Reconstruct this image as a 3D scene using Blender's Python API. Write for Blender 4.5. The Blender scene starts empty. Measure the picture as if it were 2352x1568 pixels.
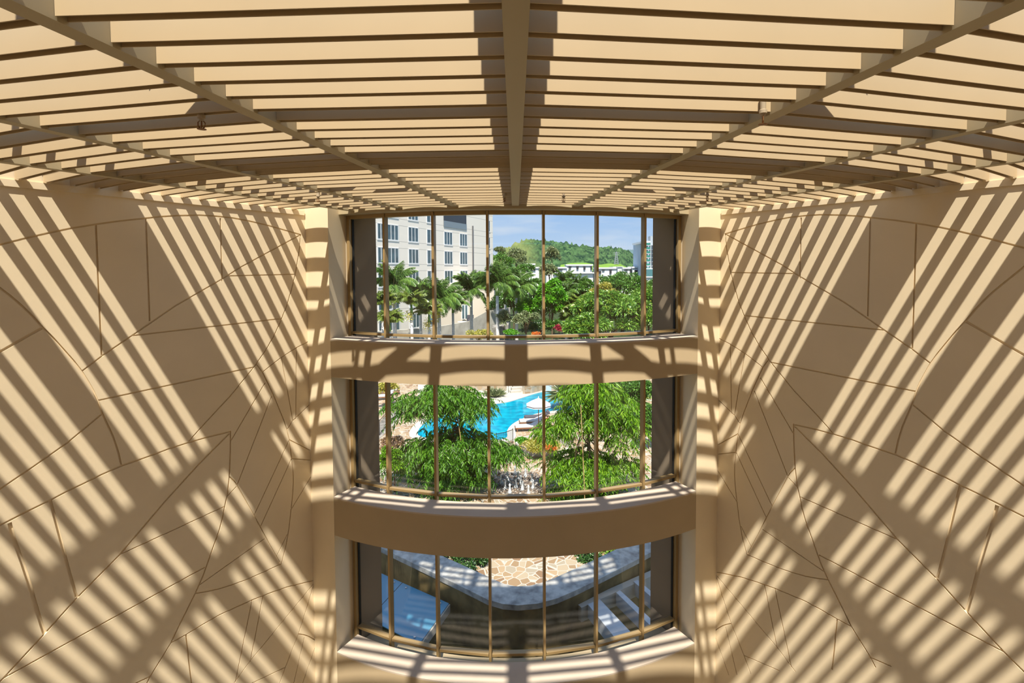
import bpy, bmesh, math, random
import numpy as np
from mathutils import Vector, Matrix
random.seed(7); rng = np.random.default_rng(7)
R = math.radians
C = bpy.context.scene.collection
S = bpy.context.scene

# ------------------------------------------------------------------ camera
# plan: every ring of the building is concentric about the origin, which lies beyond the bay windows
CAM = Vector((-0.0096, -17.2, 0.0)); F, CX, CY = 1155.72, 1216.35, 669.1
PIT, YAW, ROL = 0.04285, 0.02841, -0.003844
fwd = Vector((math.sin(YAW)*math.cos(PIT), math.cos(YAW)*math.cos(PIT), -math.sin(PIT)))
r0 = Vector((math.cos(YAW), -math.sin(YAW), 0)); u0 = r0.cross(fwd)
rt = math.cos(ROL)*r0 + math.sin(ROL)*u0; up = -math.sin(ROL)*r0 + math.cos(ROL)*u0
cd = bpy.data.cameras.new('camera'); cam = bpy.data.objects.new('camera', cd); C.objects.link(cam)
M3 = Matrix((rt, up, -fwd)).transposed()
cam.matrix_world = Matrix.Translation(CAM) @ M3.to_4x4()
cd.sensor_fit = 'HORIZONTAL'; cd.sensor_width = 36; cd.lens = F/2352*36
cd.shift_x = (1176-CX)/2352; cd.shift_y = (CY-784)/2352
cd.clip_start = 0.05; cd.clip_end = 5000
S.camera = cam

# ------------------------------------------------------------------ sky, sun, exposure
SUN = 9.0; ELEV = 61.0; SKY = 1.0
w = bpy.data.worlds.new('sky'); S.world = w; w.use_nodes = True
nt = w.node_tree; nt.nodes.clear()
def N(t, **k):
    n = nt.nodes.new(t)
    for a, b in k.items(): setattr(n, a, b)
    return n
tc = N('ShaderNodeTexCoord'); sep = N('ShaderNodeSeparateXYZ'); rmp = N('ShaderNodeValToRGB')
e = rmp.color_ramp.elements
e[0].position = 0.0; e[0].color = (.66, .76, .88, 1)
e[1].position = 1.0; e[1].color = (.34, .50, .80, 1)
q = e.new(.05); q.color = (.50, .68, .92, 1)
q = e.new(.13); q.color = (.33, .56, .92, 1)
mp = N('ShaderNodeMapping'); mp.inputs['Scale'].default_value = (3, 3, 16)
noi = N('ShaderNodeTexNoise'); noi.inputs['Scale'].default_value = 2.2; noi.inputs['Detail'].default_value = 6
cr = N('ShaderNodeValToRGB'); cr.color_ramp.elements[0].position = .48; cr.color_ramp.elements[1].position = .8
mix = N('ShaderNodeMix', data_type='RGBA'); mix.inputs[7].default_value = (.80, .86, .93, 1)
mul = N('ShaderNodeMath', operation='MULTIPLY'); mul.inputs[1].default_value = .6
bg = N('ShaderNodeBackground'); bg.inputs[1].default_value = SKY; wo = N('ShaderNodeOutputWorld')
lk = nt.links.new
lk(tc.outputs['Generated'], sep.inputs[0]); lk(sep.outputs['Z'], rmp.inputs[0])
lk(tc.outputs['Generated'], mp.inputs[0]); lk(mp.outputs[0], noi.inputs['Vector']); lk(noi.outputs['Fac'], cr.inputs[0])
lk(cr.outputs[0], mul.inputs[0]); lk(mul.outputs[0], mix.inputs[0]); lk(rmp.outputs[0], mix.inputs[6])
lk(mix.outputs[2], bg.inputs[0]); lk(bg.outputs[0], wo.inputs[0])
sl = bpy.data.lights.new('sun', 'SUN'); sl.energy = SUN; sl.angle = R(.75); sl.color = (1, .93, .80)
so = bpy.data.objects.new('sun', sl); C.objects.link(so)
so.rotation_euler = Vector((0, -math.cos(R(ELEV)), math.sin(R(ELEV)))).to_track_quat('Z', 'Y').to_euler()
S.view_settings.view_transform = 'Standard'; S.view_settings.look = 'None'
S.view_settings.exposure = 0.0; S.view_settings.gamma = 1.0; S.view_settings.use_curve_mapping = False
S.cycles.max_bounces = 10; S.cycles.diffuse_bounces = 6; S.cycles.transparent_max_bounces = 24

# ------------------------------------------------------------------ helpers
def ray(u, v): return fwd + rt*((u-CX)/F) - up*((v-CY)/F)
def atd(u, v, d):                       # point at distance d along the view's y axis
    r = ray(u, v); return CAM + r*(d/r.y)
def atz(u, v, z):
    r = ray(u, v); return CAM + r*(z/r.z)
def pol(r, a, z=0.0): return Vector((r*math.sin(R(a)), -r*math.cos(R(a)), z))
def tag(o, label=None, cat=None, group=None, kind=None):
    if label: o['label'] = label
    if cat: o['category'] = cat
    if group: o['group'] = group
    if kind: o['kind'] = kind
    return o
def empty(name, loc=(0, 0, 0), rz=0, label=None, cat=None, group=None, kind=None):
    o = bpy.data.objects.new(name, None); C.objects.link(o); o.location = loc; o.rotation_euler.z = rz
    o.empty_display_size = .1
    return tag(o, label, cat, group, kind)
class MB:
    def __init__(s): s.v = []; s.f = []
    def poly(s, vs, fs):
        n = len(s.v); s.v += [tuple(p) for p in vs]; s.f += [tuple(i+n for i in f) for f in fs]; return s
    def hull8(s, b, t):                 # bottom ring, top ring of equal length
        n = len(b); fs = [tuple(range(n))[::-1], tuple(range(n, 2*n))] + [(i, (i+1) % n, n+(i+1) % n, n+i) for i in range(n)]
        return s.poly(list(b)+list(t), fs)
    def box(s, c, d, rz=0):
        x, y, z = d[0]/2, d[1]/2, d[2]/2; cz, sz = math.cos(rz), math.sin(rz)
        pt = lambda a, b_, h: (c[0]+a*cz-b_*sz, c[1]+a*sz+b_*cz, c[2]+h)
        b = [pt(-x, -y, -z), pt(x, -y, -z), pt(x, y, -z), pt(-x, y, -z)]
        return s.hull8(b, [(p[0], p[1], p[2]+2*z) for p in b])
    def prism(s, pts, z0, z1):          # plan polygon extruded
        return s.hull8([(p[0], p[1], z0) for p in pts], [(p[0], p[1], z1) for p in pts])
    def rings(s, rings, cap=True, close=False):
        n = len(rings[0]); vs = [p for r in rings for p in r]; fs = []; m = len(rings)
        for k in range(m if close else m-1):
            k2 = (k+1) % m
            for i in range(n): fs.append((k*n+i, k*n+(i+1) % n, k2*n+(i+1) % n, k2*n+i))
        if cap and not close: fs += [tuple(range(n))[::-1], tuple(range((m-1)*n, m*n))]
        return s.poly(vs, fs)
    def tube(s, path, rad, n=8):
        path = [Vector(p) for p in path]; m = len(path)
        rad = rad if isinstance(rad, (list, tuple)) else [rad]*m; rr = []
        for k, p in enumerate(path):
            t = (path[min(k+1, m-1)]-path[max(k-1, 0)]).normalized()
            a = t.cross(Vector((0, 0, 1)) if abs(t.z) < .95 else Vector((1, 0, 0))).normalized(); b = t.cross(a)
            rr.append([p + (a*math.cos(2*math.pi*i/n) + b*math.sin(2*math.pi*i/n))*rad[k] for i in range(n)])
        return s.rings(rr)
    def lathe(s, prof, c=(0, 0, 0), n=16):
        return s.rings([[(c[0]+r*math.cos(2*math.pi*i/n), c[1]+r*math.sin(2*math.pi*i/n), c[2]+z) for i in range(n)] for r, z in prof])
    def build(s, name, mat, parent=None, smooth=False, fix=True, bevel=0):
        me = bpy.data.meshes.new(name); me.from_pydata(s.v, [], s.f); me.update()
        if fix:
            b = bmesh.new(); b.from_mesh(me); bmesh.ops.recalc_face_normals(b, faces=b.faces); b.to_mesh(me); b.free()
        if smooth:
            for p in me.polygons: p.use_smooth = True
        o = bpy.data.objects.new(name, me); C.objects.link(o)
        me.materials.append(mat)
        if parent: o.parent = parent
        if bevel:
            m = o.modifiers.new('bevel', 'BEVEL'); m.width = bevel; m.segments = 2; m.limit_method = 'ANGLE'
        return o
def copy_tree(o, parent=None):
    c = o.copy(); C.objects.link(c)
    if parent: c.parent = parent
    for ch in list(o.children): copy_tree(ch, c)
    return c

# ------------------------------------------------------------------ materials
def mat(name, col, rough=.6, spec=.3, noise=0, nscale=3, metal=0, bump=0, bscale=60, col2=None):
    m = bpy.data.materials.new(name); m.use_nodes = True; t = m.node_tree; b = t.nodes['Principled BSDF']
    b.inputs['Roughness'].default_value = rough; b.inputs['Specular IOR Level'].default_value = spec; b.inputs['Metallic'].default_value = metal
    b.inputs['Base Color'].default_value = (*col, 1)
    if noise or col2:
        g = t.nodes.new('ShaderNodeNewGeometry'); n = t.nodes.new('ShaderNodeTexNoise'); n.inputs['Scale'].default_value = nscale; n.inputs['Detail'].default_value = 5
        r = t.nodes.new('ShaderNodeValToRGB'); c2 = col2 or tuple(c*(1-noise) for c in col)
        r.color_ramp.elements[0].color = (*c2, 1); r.color_ramp.elements[1].color = (*col, 1)
        r.color_ramp.elements[0].position = .3; r.color_ramp.elements[1].position = .65
        t.links.new(g.outputs['Position'], n.inputs['Vector']); t.links.new(n.outputs['Fac'], r.inputs[0]); t.links.new(r.outputs[0], b.inputs['Base Color'])
    if bump:
        g = t.nodes.new('ShaderNodeNewGeometry'); n = t.nodes.new('ShaderNodeTexNoise'); n.inputs['Scale'].default_value = bscale
        u = t.nodes.new('ShaderNodeBump'); u.inputs['Strength'].default_value = bump; u.inputs['Distance'].default_value = .01
        t.links.new(g.outputs['Position'], n.inputs['Vector']); t.links.new(n.outputs['Fac'], u.inputs['Height']); t.links.new(u.outputs[0], b.inputs['Normal'])
    return m
def leafmat(name, c1, c2, trans=.35, gloss=.12, c3=None):
    c1, c2 = [tuple(min(.7, x*g) for x, g in zip(c, (1.7, 1.55, 1.5))) for c in (c1, c2)]
    m = bpy.data.materials.new(name); m.use_nodes = True; t = m.node_tree; t.nodes.clear()
    g = t.nodes.new('ShaderNodeNewGeometry'); r = t.nodes.new('ShaderNodeValToRGB')
    r.color_ramp.elements[0].color = (*c1, 1); r.color_ramp.elements[1].color = (*c2, 1)
    if c3: q = r.color_ramp.elements.new(.94); q.color = (*c2, 1); r.color_ramp.elements[-1].color = (*c3, 1)
    d = t.nodes.new('ShaderNodeBsdfDiffuse'); tr = t.nodes.new('ShaderNodeBsdfTranslucent'); gl = t.nodes.new('ShaderNodeBsdfGlossy'); gl.inputs['Roughness'].default_value = .35
    a = t.nodes.new('ShaderNodeMixShader'); a.inputs[0].default_value = trans; b = t.nodes.new('ShaderNodeMixShader'); b.inputs[0].default_value = gloss*.5
    o = t.nodes.new('ShaderNodeOutputMaterial'); l = t.links.new
    l(g.outputs['Random Per Island'], r.inputs[0]); l(r.outputs[0], d.inputs[0]); l(r.outputs[0], tr.inputs[0])
    l(d.outputs[0], a.inputs[1]); l(tr.outputs[0], a.inputs[2]); l(a.outputs[0], b.inputs[1]); l(gl.outputs[0], b.inputs[2]); l(b.outputs[0], o.inputs[0])
    return m
def glassmat(name, tint=(.985, .99, .99), f0=.02, edge=.5):
    m = bpy.data.materials.new(name); m.use_nodes = True; t = m.node_tree; t.nodes.clear()
    tr = t.nodes.new('ShaderNodeBsdfTransparent'); tr.inputs[0].default_value = (*tint, 1)
    gl = t.nodes.new('ShaderNodeBsdfGlossy'); gl.inputs['Roughness'].default_value = 0.0
    fr = t.nodes.new('ShaderNodeFresnel'); fr.inputs['IOR'].default_value = 1.68
    mx = t.nodes.new('ShaderNodeMixShader'); o = t.nodes.new('ShaderNodeOutputMaterial'); l = t.links.new
    bf = t.nodes.new('ShaderNodeNewGeometry'); iv = t.nodes.new('ShaderNodeMath'); iv.operation = 'SUBTRACT'; iv.inputs[0].default_value = 1.0
    ml = t.nodes.new('ShaderNodeMath'); ml.operation = 'MULTIPLY'; l(bf.outputs['Backfacing'], iv.inputs[1]); l(iv.outputs[0], ml.inputs[0]); l(fr.outputs[0], ml.inputs[1])
    l(ml.outputs[0], mx.inputs[0]); l(tr.outputs[0], mx.inputs[1]); l(gl.outputs[0], mx.inputs[2]); l(mx.outputs[0], o.inputs[0])
    return m
def stonemat(name, cols, grout, scale=1.1, gw=.035, rough=.8):
    m = bpy.data.materials.new(name); m.use_nodes = True; t = m.node_tree; b = t.nodes['Principled BSDF']; b.inputs['Roughness'].default_value = rough
    l = t.links.new; g = t.nodes.new('ShaderNodeNewGeometry')
    v1 = t.nodes.new('ShaderNodeTexVoronoi'); v1.inputs['Scale'].default_value = scale; v1.inputs['Randomness'].default_value = .85
    v2 = t.nodes.new('ShaderNodeTexVoronoi'); v2.feature = 'DISTANCE_TO_EDGE'; v2.inputs['Scale'].default_value = scale; v2.inputs['Randomness'].default_value = .85
    sp = t.nodes.new('ShaderNodeSeparateColor'); r = t.nodes.new('ShaderNodeValToRGB'); r.color_ramp.interpolation = 'CONSTANT'
    while len(r.color_ramp.elements) < len(cols): r.color_ramp.elements.new(.5)
    for i, c in enumerate(cols): r.color_ramp.elements[i].position = i/len(cols); r.color_ramp.elements[i].color = (*c, 1)
    lt = t.nodes.new('ShaderNodeMath'); lt.operation = 'LESS_THAN'; lt.inputs[1].default_value = gw
    mx = t.nodes.new('ShaderNodeMix'); mx.data_type = 'RGBA'; mx.inputs[7].default_value = (*grout, 1)
    for v in (v1, v2): l(g.outputs['Position'], v.inputs['Vector'])
    l(v1.outputs['Color'], sp.inputs[0]); l(sp.outputs[0], r.inputs[0]); l(v2.outputs['Distance'], lt.inputs[0])
    l(lt.outputs[0], mx.inputs[0]); l(r.outputs[0], mx.inputs[6]); l(mx.outputs[2], b.inputs['Base Color'])
    return m
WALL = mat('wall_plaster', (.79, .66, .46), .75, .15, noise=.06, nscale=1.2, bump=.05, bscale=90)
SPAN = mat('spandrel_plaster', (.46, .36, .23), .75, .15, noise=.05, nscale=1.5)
SILL = mat('sill_plaster', (.52, .44, .36), .7, .2, noise=.05, nscale=3)
SLAT = mat('slat_paint', (.485, .37, .225), .55, .25, noise=.05, nscale=1.7)
RIB = mat('beam_paint', (.42, .345, .215), .55, .25)
ROOFM = mat('roof_steel', (.50, .42, .30), .5, .3)
FRAME = mat('bronze_aluminium', (.36, .25, .115), .38, .45, metal=.25)
GASK = mat('black_gasket', (.02, .018, .015), .6)
FLOORM = mat('lobby_floor', (.30, .29, .28), .6, .2, noise=.1, nscale=1)
FINM = mat('dark_fin_render', (.26, .205, .15), .75, .15, noise=.12, nscale=1.1)
GLASS = glassmat('window_glass')
GROOVES = [
 (0.02, [(13.557, -0.113), (12.348, 0.364), (12.102, 0.461), (11.859, 0.549), (11.602, 0.635), (11.309, 0.715), (11.018, 0.786), (10.709, 0.85), (10.475, 0.9), (10.23, 0.938), (9.866, 0.979), (9.591, 0.985), (9.301, 0.977), (8.996, 0.943), (8.673, 0.894), (8.332, 0.825), (7.952, 0.747)]),
 (0.02, [(11.32, 0.702), (11.313, -1.27)]),
 (0.02, [(10.675, 0.848), (10.673, -0.802)]),
 (0.02, [(9.529, 0.949), (9.53, -0.172)]),
 (0.02, [(7.952, 0.747), (9.206, 0.064), (9.523, -0.142), (10.301, -0.589), (10.924, -1.025), (11.293, -1.278), (11.557, -1.485)]),
 (0.016, [(9.405, -0.089), (8.103, -0.071)]),
 (0.018, [(10.902, -1.022), (8.414, -0.959)]),
 (0.018, [(7.952, 0.747), (7.984, 0.487), (8.028, 0.245), (8.103, -0.098), (8.184, -0.37), (8.282, -0.671), (8.414, -0.966), (8.561, -1.253), (8.738, -1.529), (9.009, -1.862), (9.453, -2.315), (9.892, -2.7), (10.182, -2.973)]),
 (0.02, [(9.009, -1.846), (11.365, -1.961)]),
 (0.02, [(13.224, 0.762), (12.368, -0.217), (12.276, -0.321), (12.167, -0.464), (12.063, -0.618), (11.965, -0.784), (11.856, -0.951), (11.753, -1.126), (11.647, -1.308), (11.557, -1.485), (11.485, -1.661), (11.43, -1.804), (11.376, -1.99), (11.332, -2.18), (11.212, -2.569), (11.156, -2.827), (11.124, -3.053)]),
 (0.028, [(13.52, -1.801), (12.429, -1.093), (11.965, -0.791)]),
 (0.02, [(11.338, -2.179), (11.751, -2.503), (12.121, -2.731), (12.461, -2.929), (13.584, -3.583)]),
 (0.015, [(7.749, -1.466), (8.104, -1.587), (8.434, -1.739), (8.646, -1.857), (8.833, -1.974)]),
 (0.015, [(8.943, -1.808), (8.833, -1.974), (8.627, -2.46), (8.432, -2.997), (8.358, -3.237), (8.309, -3.468), (8.274, -3.848), (8.25, -4.086), (8.247, -4.371), (8.277, -4.68), (8.313, -4.914), (8.367, -5.281), (8.438, -5.603), (8.545, -5.945)]),
 (0.013, [(8.435, -1.756), (8.225, -3.095)]),
 (0.013, [(8.105, -1.597), (8.161, -3.066)]),
 (0.014, [(7.742, -2.775), (8.235, -3.092), (8.358, -3.237)]),
 (0.014, [(8.309, -3.461), (7.74, -3.909)]),
 (0.014, [(8.264, -3.869), (7.744, -4.074)]),
 (0.014, [(8.309, -4.915), (7.737, -4.279)]),
 (0.016, [(8.789, -2.195), (9.227, -2.812), (9.452, -3.135)]),
 (0.014, [(8.662, -2.486), (9.118, -3.462), (9.37, -4.01)]),
 (0.022, [(9.463, -2.973), (9.827, -2.964), (10.182, -2.973), (10.464, -2.99), (10.709, -3.022), (10.941, -3.045), (11.124, -3.061), (11.376, -3.113), (11.58, -3.17), (11.775, -3.217), (11.962, -3.277), (12.228, -3.347), (12.494, -3.427), (13.74, -3.798)]),
 (0.02, [(9.463, -2.973), (9.477, -3.35), (9.508, -3.832), (9.549, -4.119), (9.607, -4.35), (9.647, -4.523), (9.705, -4.719), (9.86, -5.085), (10.011, -5.443), (10.142, -5.679), (10.351, -6.012), (10.54, -6.326), (10.846, -6.69), (10.92, -6.809)]),
 (0.022, [(9.485, -3.005), (10.006, -3.397), (10.54, -3.853), (11.186, -4.46), (11.733, -4.866), (12.079, -5.167), (12.518, -5.531), (12.601, -5.591), (13.655, -6.351)]),
 (0.016, [(11.186, -4.46), (9.606, -4.328)]),
 (0.02, [(12.518, -5.531), (9.979, -5.29)]),
 (0.028, [(11.966, -3.288), (11.918, -3.606), (11.85, -4.064), (11.792, -4.448), (11.726, -4.831)]),
 (0.034, [(12.385, -3.44), (12.356, -3.654), (12.284, -4.022), (12.213, -4.423), (12.156, -4.798), (12.093, -5.163)]),
 (0.02, [(11.144, -6.647), (10.846, -6.69)]),
 (0.015, [(9.507, -3.801), (9.414, -3.93), (9.37, -4.026), (9.087, -4.695), (8.963, -4.983), (8.772, -5.462), (8.573, -5.917)]),
 (0.014, [(9.541, -4.148), (9.37, -4.026)]),
 (0.014, [(8.32, -3.472), (9.072, -4.718)]),
 (0.014, [(8.271, -3.856), (8.946, -4.98)]),
 (0.015, [(10.056, -5.558), (8.887, -5.271)]),
 (0.016, [(10.141, -5.673), (9.936, -5.75), (9.737, -5.81), (9.499, -5.86), (9.281, -5.896), (8.921, -5.925), (8.545, -5.945)]),
 (0.013, [(8.414, -5.402), (8.639, -5.734)]),
 (0.018, [(7.748, -6.699), (8.105, -6.592), (8.442, -6.488), (8.798, -6.414), (9.165, -6.353), (9.45, -6.321), (9.751, -6.295), (10.036, -6.302), (10.295, -6.319), (10.528, -6.32)]),
 (0.014, [(7.822, -6.734), (9.23, -7.529), (9.489, -7.715), (9.583, -7.779)]),
 (0.014, [(7.831, -6.748), (8.022, -7.198), (8.216, -7.624), (8.522, -8.136), (8.675, -8.438)]),
 (0.014, [(9.156, -6.358), (9.505, -7.737)]),
 (0.014, [(8.941, -6.392), (9.221, -7.535)]),
 (0.02, [(10.303, -6.329), (10.274, -6.789), (10.238, -7.304)]),
 (0.014, [(8.522, -8.136), (9.275, -7.969)]),
 (0.014, [(8.216, -7.624), (8.094, -7.716), (7.978, -7.827), (7.861, -7.969), (7.742, -8.141)]),
 (0.012, [(8.084, -7.782), (8.368, -8.661)]),
 (0.012, [(7.811, -8.114), (8.18, -8.797)]),
]
# ------------------------------------------------------------------ the atrium: setting
H = 1.228; PHW = 34.058; RS = 7.845; PHE = 28.87; RG = 7.07
ZS = [-1.39, -4.675, -7.985]; ZB = [-2.175, -5.483, -9.0]; ZFL = -11.7; SOFF = 1.18
def tostruct(o): o['kind'] = 'structure'; return o

def strip(mb, pts, wd, n0, n1, to3):   # mitred groove bar along a polyline in wall coordinates
    P = [Vector(p) for p in pts]; m = len(P); L_, R_ = [], []
    for k in range(m):
        d0 = (P[k]-P[k-1]).normalized() if k else (P[1]-P[0]).normalized()
        d1 = (P[k+1]-P[k]).normalized() if k < m-1 else d0
        if not k: d0 = d1
        t = (d0+d1).normalized(); nn = Vector((-t.y, t.x)); c = max(.4, t.dot(d1)); o = nn*(wd/2/c)
        e = Vector((0, 0))
        if k == 0: e = -t*wd*.3
        if k == m-1: e = t*wd*.3
        L_.append(P[k]+o+e); R_.append(P[k]-o+e)
    mb.rings([[to3(l, n0), to3(r, n0), to3(r, n1), to3(l, n1)] for l, r in zip(L_, R_)])

def side_wall(s, name):
    ph = R(PHW); nrm = Vector((-s*math.cos(ph), -math.sin(ph), 0))
    to3 = lambda p, n: Vector((s*p[0]*math.sin(ph), -p[0]*math.cos(ph), p[1])) + nrm*n
    w_ = MB(); a, b, z0, z1 = RS-.02, 20.4, ZFL, 2.4
    w_.rings([[to3((r, z0), 0), to3((r, z1), 0), to3((r, z1), -.4), to3((r, z0), -.4)] for r in (a, b)])
    o = w_.build(name, WALL)
    g = MB()
    for wd, pts in GROOVES: strip(g, pts, wd*1.3, .03, -.028, to3)
    go = g.build('groove_cutter', WALL)
    m = o.modifiers.new('b', 'BOOLEAN'); m.object = go; m.operation = 'DIFFERENCE'; m.solver = 'EXACT'; m.use_self = True
    dg = bpy.context.evaluated_depsgraph_get(); me = bpy.data.meshes.new_from_object(o.evaluated_get(dg))
    o.modifiers.clear(); o.data = me; bpy.data.objects.remove(go)
    # ledger strip under the louvres
    t = MB(); t.rings([[to3((r, H-.075), 0), to3((r, H+.02), 0), to3((r, H+.02), .03), to3((r, H-.075), .03)] for r in (a+.05, b)])
    tostruct(t.build('trim_1' if s < 0 else 'trim_2', WALL))
    return tostruct(o)
side_wall(-1, 'wall_left'); side_wall(1, 'wall_right')

def arc(r, a0, a1, n=2): return [pol(r, a0+(a1-a0)*i/n) for i in range(n+1)]
NS = 48
def ring_sector(mb, r_out, r_in, a0, a1, z0, z1, n=NS):
    return mb.rings([[pol(r_out, a, z0), pol(r_out, a, z1), pol(r_in, a, z1), pol(r_in, a, z0)] for a in [a0+(a1-a0)*i/n for i in range(n+1)]])
# piers either side of the bay, with splayed jamb, and the outer fin behind the glass
for s, nm in ((-1, 'left'), (1, 'right')):
    p = [pol(RS, s*a) for a in (PHW, 33, 32, 31, 30, PHE)] + [pol(7.17, s*30.9), pol(6.95, s*30.9), pol(6.8, s*34.2)]
    tostruct(MB().prism(p, ZFL, 2.4).build('wall_pier_'+nm, WALL))
    f = [pol(7.05, s*30.75), pol(6.42, s*29.75), pol(6.42, s*31.2), pol(6.8, s*33)]
    tostruct(MB().prism(f, -12, 1.9).build('wall_fin_'+nm, FINM))
# curved spandrels with sills
for k in range(3):
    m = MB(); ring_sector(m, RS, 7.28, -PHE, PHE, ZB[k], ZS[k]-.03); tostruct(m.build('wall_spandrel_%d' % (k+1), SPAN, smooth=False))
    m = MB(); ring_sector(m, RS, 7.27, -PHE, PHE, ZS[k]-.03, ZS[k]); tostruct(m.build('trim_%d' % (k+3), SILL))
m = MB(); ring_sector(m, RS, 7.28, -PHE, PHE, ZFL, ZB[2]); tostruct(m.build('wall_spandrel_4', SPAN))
m = MB(); ring_sector(m, 7.43, 6.4, -33.5, 33.5, SOFF, 1.9); tostruct(m.build('wall_head', RIB))
m = MB(); ring_sector(m, 20.4, 7.2, -36, 36, ZFL-.3, ZFL); tostruct(m.build('floor', FLOORM))
m = MB(); ring_sector(m, 20.75, 20.4, -36, 36, ZFL, 1.2); tostruct(m.build('wall_rear', WALL))

# ------------------------------------------------------------------ ceiling: radial beams, louvre panels, roof members
HB, WB = .20, (.1312, .125)
def radial_bar(mb, a, r1, r2, wd, z0, z1):
    d = pol(1, a); n = Vector((-d.y, d.x, 0))*wd/2
    return mb.prism([d*r1+n, d*r2+n, d*r2-n, d*r1-n], z0, z1)
ANG = [-27, -18, -9, 0, 9, 18, 27]
side = {-27: 'third beam left of the centre beam', -18: 'second beam left of the centre beam', -9: 'first beam left of the centre beam', 0: '', 9: 'first beam right of the centre beam', 18: 'second beam right of the centre beam', 27: 'third beam right of the centre beam'}
for a in ANG:
    o = radial_bar(MB(), a, 7.43, 20.3, WB[0 if a == 0 else 1], H, H+HB).build('ceiling_beam', RIB)
    tag(o, 'wide tan centre beam running straight up the middle of the louvred ceiling' if a == 0 else 'slanting tan ceiling beam between louvres, '+side[a], 'beam', 'radial ceiling beams')
HS, TS = .15, .068
def prad(r, a, mid): return r*math.cos(R(4.5))/math.cos(R(a-mid))
prof = [(TS, 0), (TS, HS), (0, HS), (0, 0), (.007, 0), (.007, .07), (.061, .07), (.061, 0)]
def slat(r, a0, a1, mid, i0, i1):
    rr = []
    for a, ins, sg in ((a0, i0, 1), (a1, i1, -1)):
        aa = a + sg*math.degrees(ins/r)
        rr.append([pol(prad(r+s_, aa, mid), aa, H+.02+z) for s_, z in prof])
    return MB().rings(rr)
BAYS = [(-PHW, -27), (-27, -18), (-18, -9), (-9, 0), (0, 9), (9, 18), (18, 27), (27, PHW)]
bl = ['narrow ceiling louvre panel against the left wall', 'ceiling louvre panel in the third bay left of the centre beam', 'ceiling louvre panel in the second bay left of the centre beam',
 'ceiling louvre panel in the bay just left of the centre beam', 'ceiling louvre panel in the bay just right of the centre beam', 'ceiling louvre panel in the second bay right of the centre beam',
 'ceiling louvre panel in the third bay right of the centre beam', 'narrow ceiling louvre panel against the right wall']
R1, PITCH = 14.731, .2877
for (a0, a1), lb in zip(BAYS, bl):
    if a0 < -30: mid, i0, i1 = -31.5, .03, .064
    elif a1 > 30: mid, i0, i1 = 31.5, .064, .03
    else: mid = (a0+a1)/2; i0 = .067 if a0 == 0 else .064; i1 = .067 if a1 == 0 else .064
    root = empty('louvre_panel', pol(11, (a0+a1)/2, H+.02), 0, 'beige slatted '+lb, 'louvre', 'ceiling louvre panels')
    root.location = (0, 0, 0)
    for k in range(-19, 26 if abs(mid) < 30 else 24):
        slat(R1-PITCH*k, a0, a1, mid, i0, i1).build('slat', SLAT, root)
# roof members above the louvres
for a in (-24.6, -18, -9, 0, 9, 18, 24.6):  # outermost pair: unseen bars added only to cast a second wall shadow band
    z_ = H+.72 if a == 0 else H+.22 if abs(a) > 20 else H+1.0 if abs(a) < 10 else H+1.6
    nm = {-24.6: 'unseen bar added low on the louvres to shade the left wall', -18: side[-18], -9: side[-9], 0: 'the centre beam', 9: side[9], 18: side[18], 24.6: 'unseen bar added low on the louvres to shade the right wall'}[a]
    o = radial_bar(MB(), a, 7.5, 20.3, {0: .44, 9: .15, 18: .10, 24.6: .15}[abs(a)], z_, z_+.12).build('rafter_or_shadow_bar', ROOFM)
    tag(o, 'steel roof member above the louvres, '+('' if abs(a) > 20 else 'over the ')+nm, 'rafter', 'roof rafters')
for s in (-1, 1):
    for (a1, r1, a2, r2, nm) in ((9.5, 9.35, 17.5, 9.85, 'near the windows'), (8.6, 13.35, 11.5, 13.66, 'nearer the viewer')):
        p1, p2 = pol(r1, s*a1), pol(r2, s*a2); n_ = (p2-p1).normalized().cross(Vector((0, 0, 1)))*.07
        tag(MB().prism([p1-n_, p2-n_, p2+n_, p1+n_], H+.3, H+.42).build('roof_brace', ROOFM), 'slanting steel roof brace above the louvres '+('left' if s < 0 else 'right')+' of the centre beam, '+nm, 'brace', 'roof braces')
def ringbeam(mb, r_out, r_in, z0, z1):
    for (a0, a1) in BAYS:
        mid = -31.5 if a0 < -30 else 31.5 if a1 > 30 else (a0+a1)/2
        mb.rings([[pol(prad(r_out, a, mid), a, z0), pol(prad(r_out, a, mid), a, z1), pol(prad(r_in, a, mid), a, z1), pol(prad(r_in, a, mid), a, z0)] for a in (a0, a1)])
    return mb
for nm, ro, ri, lb in (('roof_gutter', 12.15, 11.22, 'wide steel roof gutter shading three louvre rows across the ceiling'), ('roof_purlin', 13.56, 13.36, 'steel roof purlin above the louvres nearer the viewer'), ('roof_purlin', 9.26, 9.17, 'thin steel roof purlin above the louvres close to the windows')):
    tag(ringbeam(MB(), ro, ri, H+.6, H+.72).build(nm, ROOFM), lb, nm.split('_')[1])

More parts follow.
